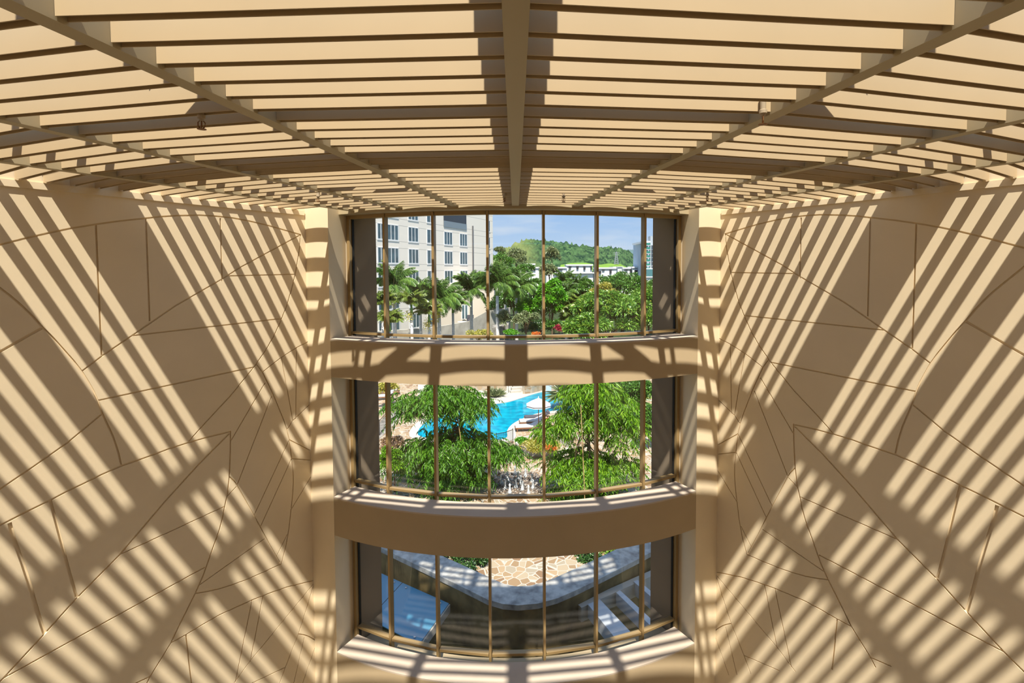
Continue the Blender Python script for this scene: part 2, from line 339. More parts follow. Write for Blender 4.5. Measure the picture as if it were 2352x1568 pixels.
# ------------------------------------------------------------------ bay windows
def radial_box(mb, r1, r2, a, wd, z0, z1): return radial_bar(mb, a, r1, r2, wd, z0, z1)
TOPS = [SOFF, ZB[0]+.55, ZB[1]+.55]; BOTS = [ZS[0]-.35, ZS[1]-.35, ZS[2]-.35]
MA = [-22.5, -13.5, -4.5, 4.5, 13.5, 22.5]; GE = 30.2
desc = ['upper', 'middle', 'lower']
def chord(mb, r1, r2, a0, a1, z0, z1):
    mid = (a0+a1)/2; h = R((a1-a0)/2)
    pr = lambda r, a: pol(r*math.cos(h)/math.cos(R(a-mid)), a) if False else pol(r, a)
    return mb.prism([pr(r1, a0), pr(r1, a1), pr(r2, a1), pr(r2, a0)], z0, z1)
for k in range(3):
    root = empty('window_%d' % (k+1), (0, 0, 0), kind='structure')
    z0, z1 = BOTS[k], TOPS[k]
    for a in MA: radial_box(MB(), RG-.03, RG+.10, a, .05, z0, z1).build('mullion', FRAME, root, bevel=.004)
    for s in (-1, 1):
        radial_box(MB(), RG-.03, RG+.10, s*30.28, .085, z0, z1).build('end_frame', FRAME, root, bevel=.004)
    for s in (-1, 1): radial_box(MB(), RG-.02, RG+.035, s*29.88, .022, z0, z1).build('gasket', GASK, root)
    ed = [-GE] + MA + [GE]
    for a0, a1 in zip(ed[:-1], ed[1:]):
        d = .28
        chord(MB(), RG+.085, RG-.03, a0+d, a1-d, ZS[k]+.015, ZS[k]+.07).build('sill_rail', FRAME, root, bevel=.004)
        if k == 0: chord(MB(), RG+.085, RG-.03, a0+d, a1-d, z1-.075, z1).build('head_rail', FRAME, root)
        chord(MB(), RG+.012, RG+.004, a0+.12, a1-.12, z0, z1).build('glass_pane', GLASS, root)
    # floor slab edge closing the gap between glass and spandrel
    m = MB(); ring_sector(m, 7.28, 6.7, -30, 30, z0-.3, z0-.02, 24); tostruct(m.build('trim_%d' % (k+6), SPAN))

# ------------------------------------------------------------------ sprinklers
BRASS = mat('weathered_brass', (.22, .10, .035), .5, .5, metal=.6); PALE = mat('pale_fitting', (.40, .32, .22), .5)
def sprinkler(x, y, label, flip):
    t = empty('ceiling_sprinkler', (x, y, H+.02), flip, label, 'sprinkler', 'ceiling sprinklers')
    MB().lathe([(.022, .12), (.022, .0), (.03, -.005), (.03, -.03), (.018, -.035), (.018, -.05)], n=12).build('pipe_stub', PALE, t)
    m = MB()
    for s in (-1, 1): m.tube([(s*.012, 0, -.048), (s*.024, 0, -.062), (s*.024, 0, -.09), (s*.006, 0, -.112)], .005, 6)
    m.build('frame_arm', BRASS, t)
    MB().lathe([(.005, -.05), (.006, -.08), (.004, -.11)], n=8).build('bulb', BRASS, t)
    MB().lathe([(.004, -.108), (.034, -.112), (.034, -.116), (.004, -.118)], n=12).build('deflector', BRASS, t)
for x, y, lb, fl in ((-2.51, -13.05, 'brass pendant sprinkler hanging beside the first beam left of centre, nearest the viewer', .4), (1.94, -13.25, 'brass pendant sprinkler hanging beside the first beam right of centre, nearest the viewer', 1.2),
  (-3.25, -8.75, 'small brass sprinkler near the far end of the ceiling by the left pier', .2), (-.18, -8.76, 'small brass sprinkler just left of the far end of the centre beam', .9), (3.19, -8.86, 'small brass sprinkler near the far end of the ceiling by the right pier', .5), (.81, -8.7, 'small pale sprinkler right of the far end of the centre beam', 0)):
    sprinkler(x, y, lb, fl)
# ------------------------------------------------------------------ outdoors
ZG = -12.0
GR = lambda u, v: atz(u, v, ZG)
STONE = stonemat('flagstone_paving', [(.30, .205, .115), (.35, .25, .15), (.22, .135, .075), (.31, .26, .19), (.36, .29, .20), (.27, .18, .10)], (.44, .40, .35), 2.5, .04)
EARTH = mat('planted_ground', (.05, .075, .025), .9, .1, col2=(.02, .03, .012), nscale=1.2)
CONC = mat('weathered_concrete', (.34, .32, .29), .85, .15, col2=(.17, .16, .145), nscale=2.2)
CONC2 = mat('pale_concrete', (.56, .53, .47), .85, .15, col2=(.40, .37, .32), nscale=.9)
CREAM = mat('cream_render', (.72, .64, .54), .8, .15)
WHITE = mat('white_paint', (.86, .86, .86), .6, .2)
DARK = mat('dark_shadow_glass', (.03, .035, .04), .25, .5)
PANE = mat('blue_grey_window', (.085, .15, .18), .15, .5, col2=(.05, .09, .11), nscale=.7)
WATER = bpy.data.materials.new('pool_water'); WATER.use_nodes = True
_t = WATER.node_tree; _b = _t.nodes['Principled BSDF']; _b.inputs['Roughness'].default_value = .06; _b.inputs['Specular IOR Level'].default_value = .15
_g = _t.nodes.new('ShaderNodeNewGeometry'); _n = _t.nodes.new('ShaderNodeTexNoise'); _n.inputs['Scale'].default_value = 1.6; _n.inputs['Detail'].default_value = 4
_r = _t.nodes.new('ShaderNodeValToRGB'); _r.color_ramp.elements[0].color = (.0, .19, .32, 1); _r.color_ramp.elements[1].color = (.0, .33, .48, 1); _r.color_ramp.elements[0].position = .35; _r.color_ramp.elements[1].position = .65
_u = _t.nodes.new('ShaderNodeBump'); _u.inputs['Strength'].default_value = .25; _u.inputs['Distance'].default_value = .05
for a_, b_ in ((_g.outputs['Position'], _n.inputs['Vector']), (_n.outputs['Fac'], _r.inputs[0]), (_r.outputs[0], _b.inputs['Base Color']), (_n.outputs['Fac'], _u.inputs['Height']), (_u.outputs[0], _b.inputs['Normal'])): _t.links.new(a_, b_)
COPE = mat('pool_coping', (.50, .47, .42), .8, .2, noise=.08, nscale=4)
GRAVEL = stonemat('river_pebbles', [(.13, .10, .08), (.26, .19, .14), (.36, .29, .23), (.18, .13, .10), (.46, .42, .38)], (.07, .055, .045), 9, .06)
TEAK = mat('teak', (.25, .10, .04), .6, .3); CUSH = mat('white_cushion', (.55, .55, .57), .9, .1); GREYC = mat('slate_cushion', (.09, .09, .11), .9, .1)
IRON = mat('black_iron', (.02, .02, .022), .5, .4)
PARA = mat('parasol_canvas', (.60, .57, .57), .9, .1)
BLUEP = mat('blue_glass_panel', (.08, .28, .42), .22, .5, col2=(.06, .22, .35), nscale=.6)
BARK = mat('pale_palm_bark', (.78, .74, .70), .9, .1, noise=.25, nscale=6); BARKB = mat('brown_bark', (.16, .11, .07), .9, .1, noise=.3, nscale=5)
CROWN = mat('green_crownshaft', (.12, .26, .05), .5, .3)
PALM = leafmat('palm_leaflets', (.025, .09, .022), (.15, .27, .05), .4)
PALMY = leafmat('olive_palm_leaflets', (.05, .11, .02), (.20, .27, .045), .4)
LFB = leafmat('bright_leaves', (.03, .14, .008), (.13, .38, .015), .45)
LFM = leafmat('mid_leaves', (.018, .075, .012), (.10, .24, .035), .35)
LFY = leafmat('almond_leaves', (.03, .11, .012), (.16, .30, .04), .35, c3=(.42, .40, .05))
LFO = leafmat('yellow_green_leaves', (.14, .18, .03), (.38, .36, .07), .35)
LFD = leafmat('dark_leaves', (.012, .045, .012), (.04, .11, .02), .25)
LFG = leafmat('grey_green_leaves', (.07, .11, .05), (.20, .25, .12), .3)
LFW = leafmat('drooping_leaves', (.012, .06, .004), (.075, .20, .012), .4, gloss=.04, c3=(.2, .40, .04))
LFWB = leafmat('drooping_bright_leaves', (.024, .095, .004), (.13, .28, .012), .42, gloss=.04, c3=(.34, .52, .05))
LFR = leafmat('red_leaves', (.16, .01, .03), (.34, .03, .07), .2)
FLO = leafmat('orange_flowers', (.5, .08, .02), (.6, .2, .03), .2)
FLP = leafmat('mauve_shrub', (.16, .10, .10), (.22, .16, .06), .2)

# --- ground
def ground_poly(name, px, mat_, z, kind='structure', th=None):
    pts = [GR(*p) for p in px]; m = MB()
    if th: m.prism(pts, z-th, z)
    else: m.poly([(p.x, p.y, z) for p in pts], [tuple(range(len(pts)))])
    o = m.build(name, mat_); o['kind'] = kind; return o
m = MB(); m.box((0, 420, ZG-.55), (1600, 860, 1)); m.build('garden_ground', EARTH)['kind'] = 'structure'
def smooth_closed(px, n=6):
    out = []; m_ = len(px)
    for i in range(m_):
        p0, p1, p2, p3 = [np.array(px[(i+k) % m_], float) for k in (-1, 0, 1, 2)]
        for t in np.linspace(0, 1, n, endpoint=False):
            out.append(tuple(.5*((2*p1)+(-p0+p2)*t+(2*p0-5*p1+4*p2-p3)*t*t+(-p0+3*p1-3*p2+p3)*t**3)))
    return out
m = MB(); m.box((-1, 19.5, ZG-.03), (36, 37, .06)); m.build('stone_terrace', STONE)['kind'] = 'structure'
pool_px = [(960, 1000), (985, 965), (1050, 945), (1118, 931), (1165, 924), (1200, 914), (1228, 905), (1252, 900), (1290, 899), (1330, 905), (1345, 930), (1330, 948), (1290, 943), (1240, 949), (1203, 961), (1177, 975), (1165, 990), (1163, 1006), (1130, 1012), (1080, 1008), (1020, 1010)]
pp = smooth_closed(pool_px, 4)
def inset(px, d):                       # offset in plan (metres, + outward)
    P = [GR(*p) for p in px]; n = len(P); o = []
    ar = sum(P[i].x*P[(i+1) % n].y-P[(i+1) % n].x*P[i].y for i in range(n))
    for i in range(n):
        t = (P[(i+1) % n]-P[i-1]); t.z = 0; t.normalize(); nn = Vector((t.y, -t.x, 0))*(1 if ar > 0 else -1)
        o.append(P[i]+nn*d)
    return o
inner = [GR(*p) for p in pp]; outer = inset(pp, .62)
m = MB(); m.rings([[(i.x, i.y, ZG+.05), (o_.x, o_.y, ZG+.05), (o_.x, o_.y, ZG-.2), (i.x, i.y, ZG-.2)] for i, o_ in zip(inner, outer)], close=True)
m.build('pool_coping', COPE)['kind'] = 'structure'
m = MB(); m.poly([(p.x, p.y, ZG+.01) for p in inner], [tuple(range(len(inner)))]); o = m.build('pool_water', WATER); o['kind'] = 'structure'
# pale sand deck beyond the pool
o = ground_poly('pool_deck_far', [(960, 930), (1060, 930), (1120, 928), (1165, 921), (1200, 911), (1228, 902), (1225, 893), (1190, 880), (1100, 876), (960, 880)], COPE, ZG+.03)

# --- foliage generators
def leaves_mesh(name, P, D, Ln, Wd, mat_, parent, fold=.25):
    """P base points (n,3), D unit directions, Ln lengths, Wd widths: one folded four-corner leaf each"""
    n = len(P); D = D/np.linalg.norm(D, axis=1, keepdims=True)
    rv = rng.normal(size=(n, 3)); rv[:, 2] *= .35
    sx = np.cross(D, np.array([0, 0, 1.0])+rv*.55); sx /= np.linalg.norm(sx, axis=1, keepdims=True)+1e-9
    nn = np.cross(sx, D); Ln = np.broadcast_to(Ln, n)[:, None]; Wd = np.broadcast_to(Wd, n)[:, None]
    mid = P+D*Ln*.45
    V = np.stack([P, mid+sx*Wd*.5+nn*Wd*fold, P+D*Ln-np.array([0, 0, 1])*Ln*.12, mid-sx*Wd*.5+nn*Wd*fold], 1).reshape(-1, 3)
    idx = np.arange(n)*4; Fc = np.stack([idx, idx+1, idx+2, idx, idx+2, idx+3], 1).reshape(-1, 3)
    me = bpy.data.meshes.new(name); me.vertices.add(len(V)); me.vertices.foreach_set('co', V.astype(np.float32).ravel())
    me.loops.add(len(Fc)*3); me.loops.foreach_set('vertex_index', Fc.astype(np.int32).ravel())
    me.polygons.add(len(Fc)); me.polygons.foreach_set('loop_start', np.arange(len(Fc), dtype=np.int32)*3)
    me.update(calc_edges=True); me.validate()
    o = bpy.data.objects.new(name, me); C.objects.link(o); me.materials.append(mat_)
    if parent: o.parent = parent
    return o
def crown_pts(rx, ry, rz, zc, blobs, per, br=.33, low=-.35):
    """leaf points on the shells of many sub-clumps spread over an ellipsoid"""
    P, D = [], []
    for i in range(blobs):
        v = rng.normal(size=3); v /= np.linalg.norm(v)
        if v[2] < low: v[2] = -v[2]
        c = v*np.array([rx, ry, rz])*rng.uniform(.55, .95); r = br*(rx+rz)/2*rng.uniform(.7, 1.25)
        d = rng.normal(size=(per, 3)); d /= np.linalg.norm(d, axis=1, keepdims=True); d[:, 2] = np.where(d[:, 2] < -.3, -d[:, 2], d[:, 2])
        p = c+d*r*rng.uniform(.6, 1.05, size=(per, 1))*np.array([1, 1, .75])
        P.append(p); D.append(d+rng.normal(size=(per, 3))*.6+np.array([0, 0, -.25]))
    P = np.concatenate(P); P[:, 2] += zc
    return P, np.concatenate(D)
def branches(mb, h, rx, rz, zc, r0, n=7, lean=(0, 0)):
    mb.tube([(0, 0, 0), (lean[0]*.4, lean[1]*.4, h*.5), (lean[0], lean[1], h)], [r0, r0*.8, r0*.6], 8)
    for i in range(n):
        a = 2*math.pi*i/n+rng.uniform(-.3, .3); k = rng.uniform(.45, .85)
        e = (lean[0]+rx*k*math.cos(a), lean[1]+rx*k*math.sin(a), zc+rz*rng.uniform(-.2, .6))
        mb.tube([(lean[0], lean[1], h*rng.uniform(.75, .98)), ((lean[0]+e[0])/2, (lean[1]+e[1])/2, (h+e[2])/2+.1*rz), e], [r0*.45, r0*.3, r0*.12], 6)
def tree(name, u, v, d, pr, ph, lfm, label, cat='tree', group=None, leaf=.32, blobs=26, per=160, base=None, bark=None, asp=.42, low=-.35, br=.33, zg=None):
    """crown centre seen at pixel (u,v), distance d, crown half-size pr x ph pixels"""
    c = atd(u, v, d); k = d/F; rx, rz = pr*k, ph*k; zb = ZG if zg is None else zg; h = c.z-zb
    t = empty(name, (c.x, c.y, zb), 0, label, cat, group)
    b = MB(); branches(b, max(.2, h-rz*.35), rx, rz, h, max(.03, rx*.06)); b.build('trunk' if cat == 'tree' else 'stems', bark or BARKB, t, smooth=True)
    P, D = crown_pts(rx, rx*.9, rz, h, blobs, per, br, low)
    leaves_mesh('foliage', P, D, leaf*rng.uniform(.7, 1.2, len(P)), leaf*asp, lfm, t)
    return t
# palms: one frond mesh reused
def frond_mesh(name, Lf, arch, nl, ll, mat_, up0=.75, wd=.06):
    n = nl; tt = np.linspace(0, 1, 14); ang = up0-arch*tt**1.3
    xs = np.concatenate([[0], np.cumsum(np.cos(ang[:-1]))])*Lf/13; zs = np.concatenate([[0], np.cumsum(np.sin(ang[:-1]))])*Lf/13
    mb = MB(); mb.tube([(x, 0, z) for x, z in zip(xs, zs)], list(np.linspace(.035, .008, 14)*Lf/2.6), 5)
    ts = np.linspace(.12, 1, n); P, D, W_ = [], [], []
    for s in (-1, 1):
        x = np.interp(ts, tt, xs); z = np.interp(ts, tt, zs); a = np.interp(ts, tt, ang)
        P.append(np.stack([x, 0*x, z], 1)); sp = .45+.5*ts
        D.append(np.stack([np.cos(a)*sp, s*np.ones(n)*.9, np.sin(a)*sp-.55+rng.normal(size=n)*.22], 1)); W_.append(ll*np.sin(np.clip(ts*.9+.12, 0, 1)*math.pi)**.6)
    P = np.concatenate(P); D = np.concatenate(D); D /= np.linalg.norm(D, axis=1, keepdims=True); W_ = np.concatenate(W_)[:, None]
    sx = np.cross(D, (0, 0, 1)); sx /= np.linalg.norm(sx, axis=1, keepdims=True)
    for p, dd, l_, s_ in zip(P, D, W_, sx):
        a_ = p+dd*l_*.5; q_ = p+dd*l_-np.array([0, 0, .18])*l_
        mb.poly([p-s_*wd*.4, p+s_*wd*.4, a_+s_*wd*.5, q_, a_-s_*wd*.5], [(0, 1, 2, 3, 4)])
    o = mb.build(name, mat_, None, fix=False); me = o.data; bpy.data.objects.remove(o); return me
FR = [frond_mesh('frond', 2.7, a_, 64, .70, PALM, u_, wd=.05) for a_, u_ in ((1.5, 1.15), (1.9, .8), (2.0, .35), (1.2, 1.35))]
FRY = [frond_mesh('frond', 2.4, a_, 58, .6, PALMY, u_, wd=.05) for a_, u_ in ((1.7, 1.2), (2.0, .9), (1.6, 1.4))]
FLOW = leafmat('yellow_inflorescence', (.45, .36, .03), (.6, .5, .05), .2)
def palm(u, v, d, size, label, meshes=FR, n=15, trunk=True, base=ZG, name='royal_palm', group='royal palms by the hotel', flower=False):
    c = atd(u, v, d); k = size*d/F/1.75; t = empty(name, (c.x, c.y, base), 0, label, 'palm', group); h = c.z-base
    if trunk:
        MB().tube([(0, 0, 0), (.03, 0, h*.4), (0, 0, h-.9*k)], [.2*k, .17*k, .14*k], 10).build('trunk', BARK, t, smooth=True)
        MB().tube([(0, 0, h-.95*k), (0, 0, h-.5*k), (0, 0, h+.05*k)], [.15*k, .14*k, .07*k], 10).build('crownshaft', CROWN, t, smooth=True)
    for i in range(n):
        f = bpy.data.objects.new('frond', meshes[i % len(meshes)] if i < n-2 or len(meshes) < 4 else meshes[3]); C.objects.link(f); f.parent = t
        f.location = (0, 0, h); f.scale = (k,)*3 if not callable(k) else k
        f.rotation_euler = (0, rng.uniform(-.2, .2), i*2.4+rng.uniform(-.2, .2))
    if flower:
        P = rng.normal(size=(160, 3))*np.array([.22, .22, .3])*k+np.array([-.2*k, -.3*k, h-1.15*k])
        leaves_mesh('inflorescence', P, rng.normal(size=(160, 3)), .22*k, .08*k, FLOW, t)
    return t

# --- hotel tower: facade runs away from the viewer on the left
def xy(u, d): p = atd(u, 618, d); return Vector((p.x, p.y, 0))
A = Vector((-17.5, 72.5-17.2, 0)); Bq = Vector((-5.05, 100.6-17.2, 0)); fd = (Bq-A).normalized(); fn = Vector((fd.y, -fd.x, 0))
def hit(u):                              # distance along the facade where image column u meets it
    r = ray(u, 618); r2 = Vector((r.x, r.y, 0)); o_ = Vector((CAM.x, CAM.y, 0))
    den = r2.x*fd.y-r2.y*fd.x; w_ = A-o_; t = (w_.x*fd.y-w_.y*fd.x)/den; p = o_+r2*t; return (p-A).dot(fd), t
FZ = mat('facade_render', (.95, .875, .775), .8, .15)
_t = FZ.node_tree; _b = _t.nodes['Principled BSDF']; _g = _t.nodes.new('ShaderNodeNewGeometry'); _s = _t.nodes.new('ShaderNodeSeparateXYZ')
def _math(op, a, b):
    n = _t.nodes.new('ShaderNodeMath'); n.operation = op
    for i, x in enumerate((a, b)):
        if isinstance(x, (int, float)): n.inputs[i].default_value = x
        else: _t.links.new(x, n.inputs[i])
    return n.outputs[0]
_t.links.new(_g.outputs['Position'], _s.inputs[0])
_z = _math('FLOORED_MODULO', _math('ADD', _s.outputs['Z'], 50*3.28-.88), 3.28)
_l1 = _math('LESS_THAN', _math('ABSOLUTE', _math('SUBTRACT', _z, .03), 0), .035); _l2 = _math('LESS_THAN', _math('ABSOLUTE', _math('SUBTRACT', _z, 2.34), 0), .03)
_m = _t.nodes.new('ShaderNodeMix'); _m.data_type = 'RGBA'; _m.inputs[6].default_value = (.95, .875, .775, 1); _m.inputs[7].default_value = (.48, .45, .41, 1)
_t.links.new(_math('MAXIMUM', _l1, _l2), _m.inputs[0]); _t.links.new(_m.outputs[2], _b.inputs['Base Color'])
hr = empty('hotel_building', (0, 0, 0), 0, 'tall cream hotel block with rows of blue grey windows behind the palms', 'building')
s_end = hit(1132.5)[0]; s_beg = -9.0; ztop = 12.6
P2 = lambda s, off=0: A+fd*s+fn*off
m = MB(); m.prism([P2(s_beg), P2(s_end), P2(s_end, -14), P2(s_beg, -14)], ZG, ztop); m.build('wall', FZ, hr)
def fbox(s0, s1, z0, z1, o0, o1, mb): return mb.prism([P2(s0, o0), P2(s1, o0), P2(s1, o1), P2(s0, o1)], z0, z1)
COLS = [(868, 884, 2), (890.5, 916, 3), (939, 961.6, 3), (981.5, 998, 2), (1021, 1039.5, 3), (1056.7, 1073.3, 3), (1121.5, 1126, 1)]
for (u0, u1, np_) in COLS:
    s0, s1 = hit(u0)[0], hit(u1)[0]
    for j in range(-3, 4):
        zb = 1.0+3.28*j; zt = zb+2.2
        if u0 in (1021, 1056.7) and j == 2: continue
        if zt > ztop or zb < ZG: continue
        f = MB(); q = .09
        for a_, b_ in ((s0-.08, s0+q), (s1-q, s1+.08)): fbox(a_, b_, zb-.1, zt+.05, 0, .04, f)
        fbox(s0-.08, s1+.08, zb-.12, zb+.10, 0, .055, f); fbox(s0-.08, s1+.08, zt-.06, zt+.06, 0, .04, f)
        for i in range(1, np_): c_ = s0+(s1-s0)*i/np_; fbox(c_-.06, c_+.06, zb, zt, 0, .04, f)
        wf = f.build('window', WHITE, hr); g = MB(); fbox(s0, s1, zb, zt, 0, .02, g); g.build('pane', PANE, wf)
s0, s1 = hit(1020)[0], hit(1072)[0]
fbox(s0, s1, 7.25, 9.9, -.02, .03, MB()).build('loggia_shade', DARK, hr)  # flat dark slab, the shade inside the loggia put in as colour
fbox(s0, s1, 7.25, 8.3, .05, .08, MB()).build('loggia_balustrade', mat('loggia_glass', (.22, .27, .30), .2, .5), hr)
s0 = hit(1085.5)[0]; fbox(s0-.1, s0+.1, -4, 8.2, .02, .2, MB()).build('downpipe', mat('grey_downpipe', (.12, .12, .13), .5), hr)

# --- low terrace wing in front of the hotel
tw = empty('terrace_wing', (0, 0, 0), 0, 'low cream hotel wing with a concrete terrace parapet below the palms', 'building')
def wallpx(pts, zb, th, mat_, name, parent, zoff=0):    # vertical wall following points (u, v_top, dist)
    W_ = [atd(u, v, d) for u, v, d in pts]; mb = MB()
    mb.rings([[(p.x, p.y, zb), (p.x, p.y, p.z), (p.x, p.y+th, p.z), (p.x, p.y+th, zb)] for p in W_]); return mb.build(name, mat_, parent)
wallpx([(850, 762, 62), (940, 756, 66), (1005, 750, 70), (1076, 738, 75), (1118, 715, 79), (1172, 706, 84)], ZG, .5, CONC2, 'parapet', tw)
wallpx([(860, 690, 76), (1000, 690, 82), (1000, 690, 82.4), (1062, 655, 86), (1135, 652, 88.6)], ZG, 4, CREAM, 'wing_wall', tw)
def pxbox(u0, v0, u1, v1, d, th, mb):
    a_, b_ = atd(u0, v0, d), atd(u1, v1, d); return mb.box(((a_.x+b_.x)/2, a_.y+th/2, (a_.z+b_.z)/2), (abs(b_.x-a_.x), th, abs(a_.z-b_.z)))
wf = pxbox(1060, 699, 1075, 733, 84.6, .1, MB()).build('window', WHITE, tw)
for i in range(2): pxbox(1061.5+i*7, 701, 1066.5+i*7, 731, 84.55, .05, MB()).build('pane', PANE, wf)
wf = pxbox(982, 705, 995, 736, 80.8, .1, MB()).build('window', WHITE, tw); pxbox(984, 707, 993, 735, 80.75, .05, MB()).build('pane', PANE, wf)
tb = empty('terrace_table', atd(1062, 739, 77.2), 0, 'small pale table on the hotel terrace', 'table'); q = tb.location
tb.location.z -= .7
MB().lathe([(.02, .68), (.75, .70), (.75, .74), (.02, .76)]).build('tabletop', WHITE, tb); MB().lathe([(.3, 0), (.05, .06), (.05, .68)]).build('pedestal', WHITE, tb)
ch = empty('terrace_chair', atd(1080, 733, 78), 0, 'dark wicker armchair beside the terrace table', 'chair'); ch.location.z -= .5
m = MB(); m.box((0, 0, .3), (1.0, .9, .35)); m.build('seat', GREYC, ch); m = MB(); m.box((0, .4, .75), (1.0, .15, .8)); m.build('backrest', GREYC, ch)
for s_ in (-1, 1): m = MB(); m.box((s_*.45, 0, .55), (.12, .9, .25)); m.build('armrest', GREYC, ch)
wm = wallpx([(1130, 752, 66), (1168, 746, 67)], ZG, 3, CONC, 'rough_wall', tw)
# --- hills
def ridge(name, sky, d0, d1, mat_, label, vb=646, n=140, rows=26, amp=3.0):
    us = np.linspace(sky[0][0], sky[-1][0], n); vs = np.interp(us, [p[0] for p in sky], [p[1] for p in sky]); V, Fc = [], []
    for j in range(rows+1):
        t = j/rows; d = d0+(d1-d0)*t
        for i, (u, v) in enumerate(zip(us, vs)):
            p = atd(u, 618, d); top = atd(u, v, d1).z; z = ZG+(top-ZG)*math.sin(t*math.pi/2)**1.2
            z += amp*(math.sin(p.x*.11+j*1.3)*math.cos(j*2.1+p.x*.05)+rng.normal()*.45)*(t > .05)*(.35 if j == rows else 1)
            V.append((p.x, p.y, z))
    back = len(V)
    for i in range(n): V.append((V[rows*n+i][0]*1.1, V[rows*n+i][1]+180, ZG-5))
    for j in range(rows+1):
        for i in range(n-1): a_ = j*n+i; Fc.append((a_, a_+1, a_+n+1, a_+n))
    mb = MB(); mb.poly(V, Fc); o = mb.build(name, mat_, smooth=True); return tag(o, label, 'hill')
HILL = bpy.data.materials.new('wooded_hillside'); HILL.use_nodes = True
_t = HILL.node_tree; _bs = _t.nodes['Principled BSDF']; _bs.inputs['Roughness'].default_value = 1; _bs.inputs['Specular IOR Level'].default_value = .02
_g2 = _t.nodes.new('ShaderNodeNewGeometry'); _sx = _t.nodes.new('ShaderNodeSeparateXYZ'); _t.links.new(_g2.outputs['Position'], _sx.inputs[0])
def _noise(sc, p0, p1, c0, c1, det=5):
    n = _t.nodes.new('ShaderNodeTexNoise'); n.inputs['Scale'].default_value = sc; n.inputs['Detail'].default_value = det; r = _t.nodes.new('ShaderNodeValToRGB')
    r.color_ramp.elements[0].position = p0; r.color_ramp.elements[1].position = p1; r.color_ramp.elements[0].color = (*c0, 1); r.color_ramp.elements[1].color = (*c1, 1)
    _t.links.new(_g2.outputs['Position'], n.inputs['Vector']); _t.links.new(n.outputs['Fac'], r.inputs[0]); return r.outputs[0]
_wd = _noise(.13, .38, .64, (.012, .036, .024), (.075, .15, .06)); _gs = _noise(.05, .3, .7, (.10, .15, .05), (.19, .215, .085)); _mk = _noise(.02, .40, .56, (0, 0, 0), (1, 1, 1), 6)  # blue mixed into the wood colours stands for distance haze
_mr = _t.nodes.new('ShaderNodeMapRange'); _mr.inputs[1].default_value = 26; _mr.inputs[2].default_value = 6; _t.links.new(_sx.outputs['X'], _mr.inputs[0])
_mm = _t.nodes.new('ShaderNodeMath'); _mm.operation = 'MULTIPLY'; _t.links.new(_mk, _mm.inputs[0]); _t.links.new(_mr.outputs[0], _mm.inputs[1])
_m2 = _t.nodes.new('ShaderNodeMix'); _m2.data_type = 'RGBA'; _t.links.new(_mm.outputs[0], _m2.inputs[0]); _t.links.new(_wd, _m2.inputs[6]); _t.links.new(_gs, _m2.inputs[7]); _t.links.new(_m2.outputs[2], _bs.inputs['Base Color'])
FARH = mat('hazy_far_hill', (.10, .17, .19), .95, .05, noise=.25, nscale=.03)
ridge('hill', [(1040, 600), (1100, 594), (1135, 590), (1160, 575), (1185, 565), (1205, 557), (1218, 555), (1240, 558), (1256, 556), (1290, 560), (1330, 567), (1370, 571), (1400, 574), (1425, 576), (1440, 580), (1465, 592), (1500, 606), (1540, 612)], 380, 620, HILL, 'green wooded hill with grassy patches behind the white buildings')
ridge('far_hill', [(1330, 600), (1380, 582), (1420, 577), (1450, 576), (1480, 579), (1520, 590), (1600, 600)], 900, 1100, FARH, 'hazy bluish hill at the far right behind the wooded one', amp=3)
LAWN = mat('hill_lawn', (.17, .30, .05), .95, .05, noise=.25, nscale=.1)
for (px, lb) in (([(1285, 620), (1288, 608), (1310, 604), (1345, 603), (1362, 606), (1362, 622)], 'light green grass bank left behind the long white building'), ([(1366, 621), (1370, 609), (1395, 605), (1425, 606), (1440, 614), (1445, 624)], 'light green grass bank below the pylon')):
    V = [atd(u, v, 372-(v-603)*3) for u, v in px]; mb = MB(); n = len(V)
    mb.hull8([(p.x, p.y+25, p.z-8) for p in V], V); tag(mb.build('grass_bank', LAWN), lb, 'lawn')

# --- white shopping buildings
def bldg(name, u0, v0, u1, v1, d, label, doors=(), over=.4, th=8, roofv=3, cat='building', zb=None):
    t = empty(name, (0, 0, 0), 0, label, cat, 'white buildings below the hill'); a_, b_ = atd(u0, v0, d), atd(u1, v1, d); zb = b_.z if zb is None else zb
    mb = MB(); mb.box(((a_.x+b_.x)/2, a_.y+th/2, (a_.z+ZG)/2), (b_.x-a_.x, th, a_.z-ZG)); mb.build('wall', WHITE, t)
    hz = roofv*d/F; mb = MB(); mb.box(((a_.x+b_.x)/2, a_.y+th/2-over/2, a_.z+hz/2), (b_.x-a_.x+2*over, th+over, hz)); mb.build('roof', WHITE, t)
    mb = MB(); mb.box(((a_.x+b_.x)/2, a_.y-.2, a_.z-hz*.3), (b_.x-a_.x, .4, hz*.35)); mb.build('eaves_shade', mat('blue_grey_eaves_shade', (.16, .19, .24), .6) if 'blue_grey_eaves_shade' not in bpy.data.materials else bpy.data.materials['blue_grey_eaves_shade'], t)  # dark bar under the roof edge, eaves shade put in as colour
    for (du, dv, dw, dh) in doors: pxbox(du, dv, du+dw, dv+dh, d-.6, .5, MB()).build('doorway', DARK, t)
    return t
bldg('white_building', 1302, 610, 1360, 630, 250, 'long white flat roofed building with dark doorways at the foot of the hill', [(1324, 611, 5, 7), (1340, 611, 5, 8), (1356, 611, 4, 8), (1306, 611, 6, 5)])
bldg('white_building', 1370, 617, 1417, 634, 230, 'white flat roofed building with a dark door right of the long one', [(1383, 619, 6, 2), (1400, 619, 5, 9), (1374, 622, 7, 6)])
bldg('white_building', 1419, 613, 1430, 634, 228, 'narrow tall white block between two flat roofed buildings', [], .3, 20, 1)
bldg('white_building', 1432, 617, 1452, 632, 226, 'small white building left of the blue glass tower', [(1436, 618, 6, 3), (1447, 618, 4, 8)])
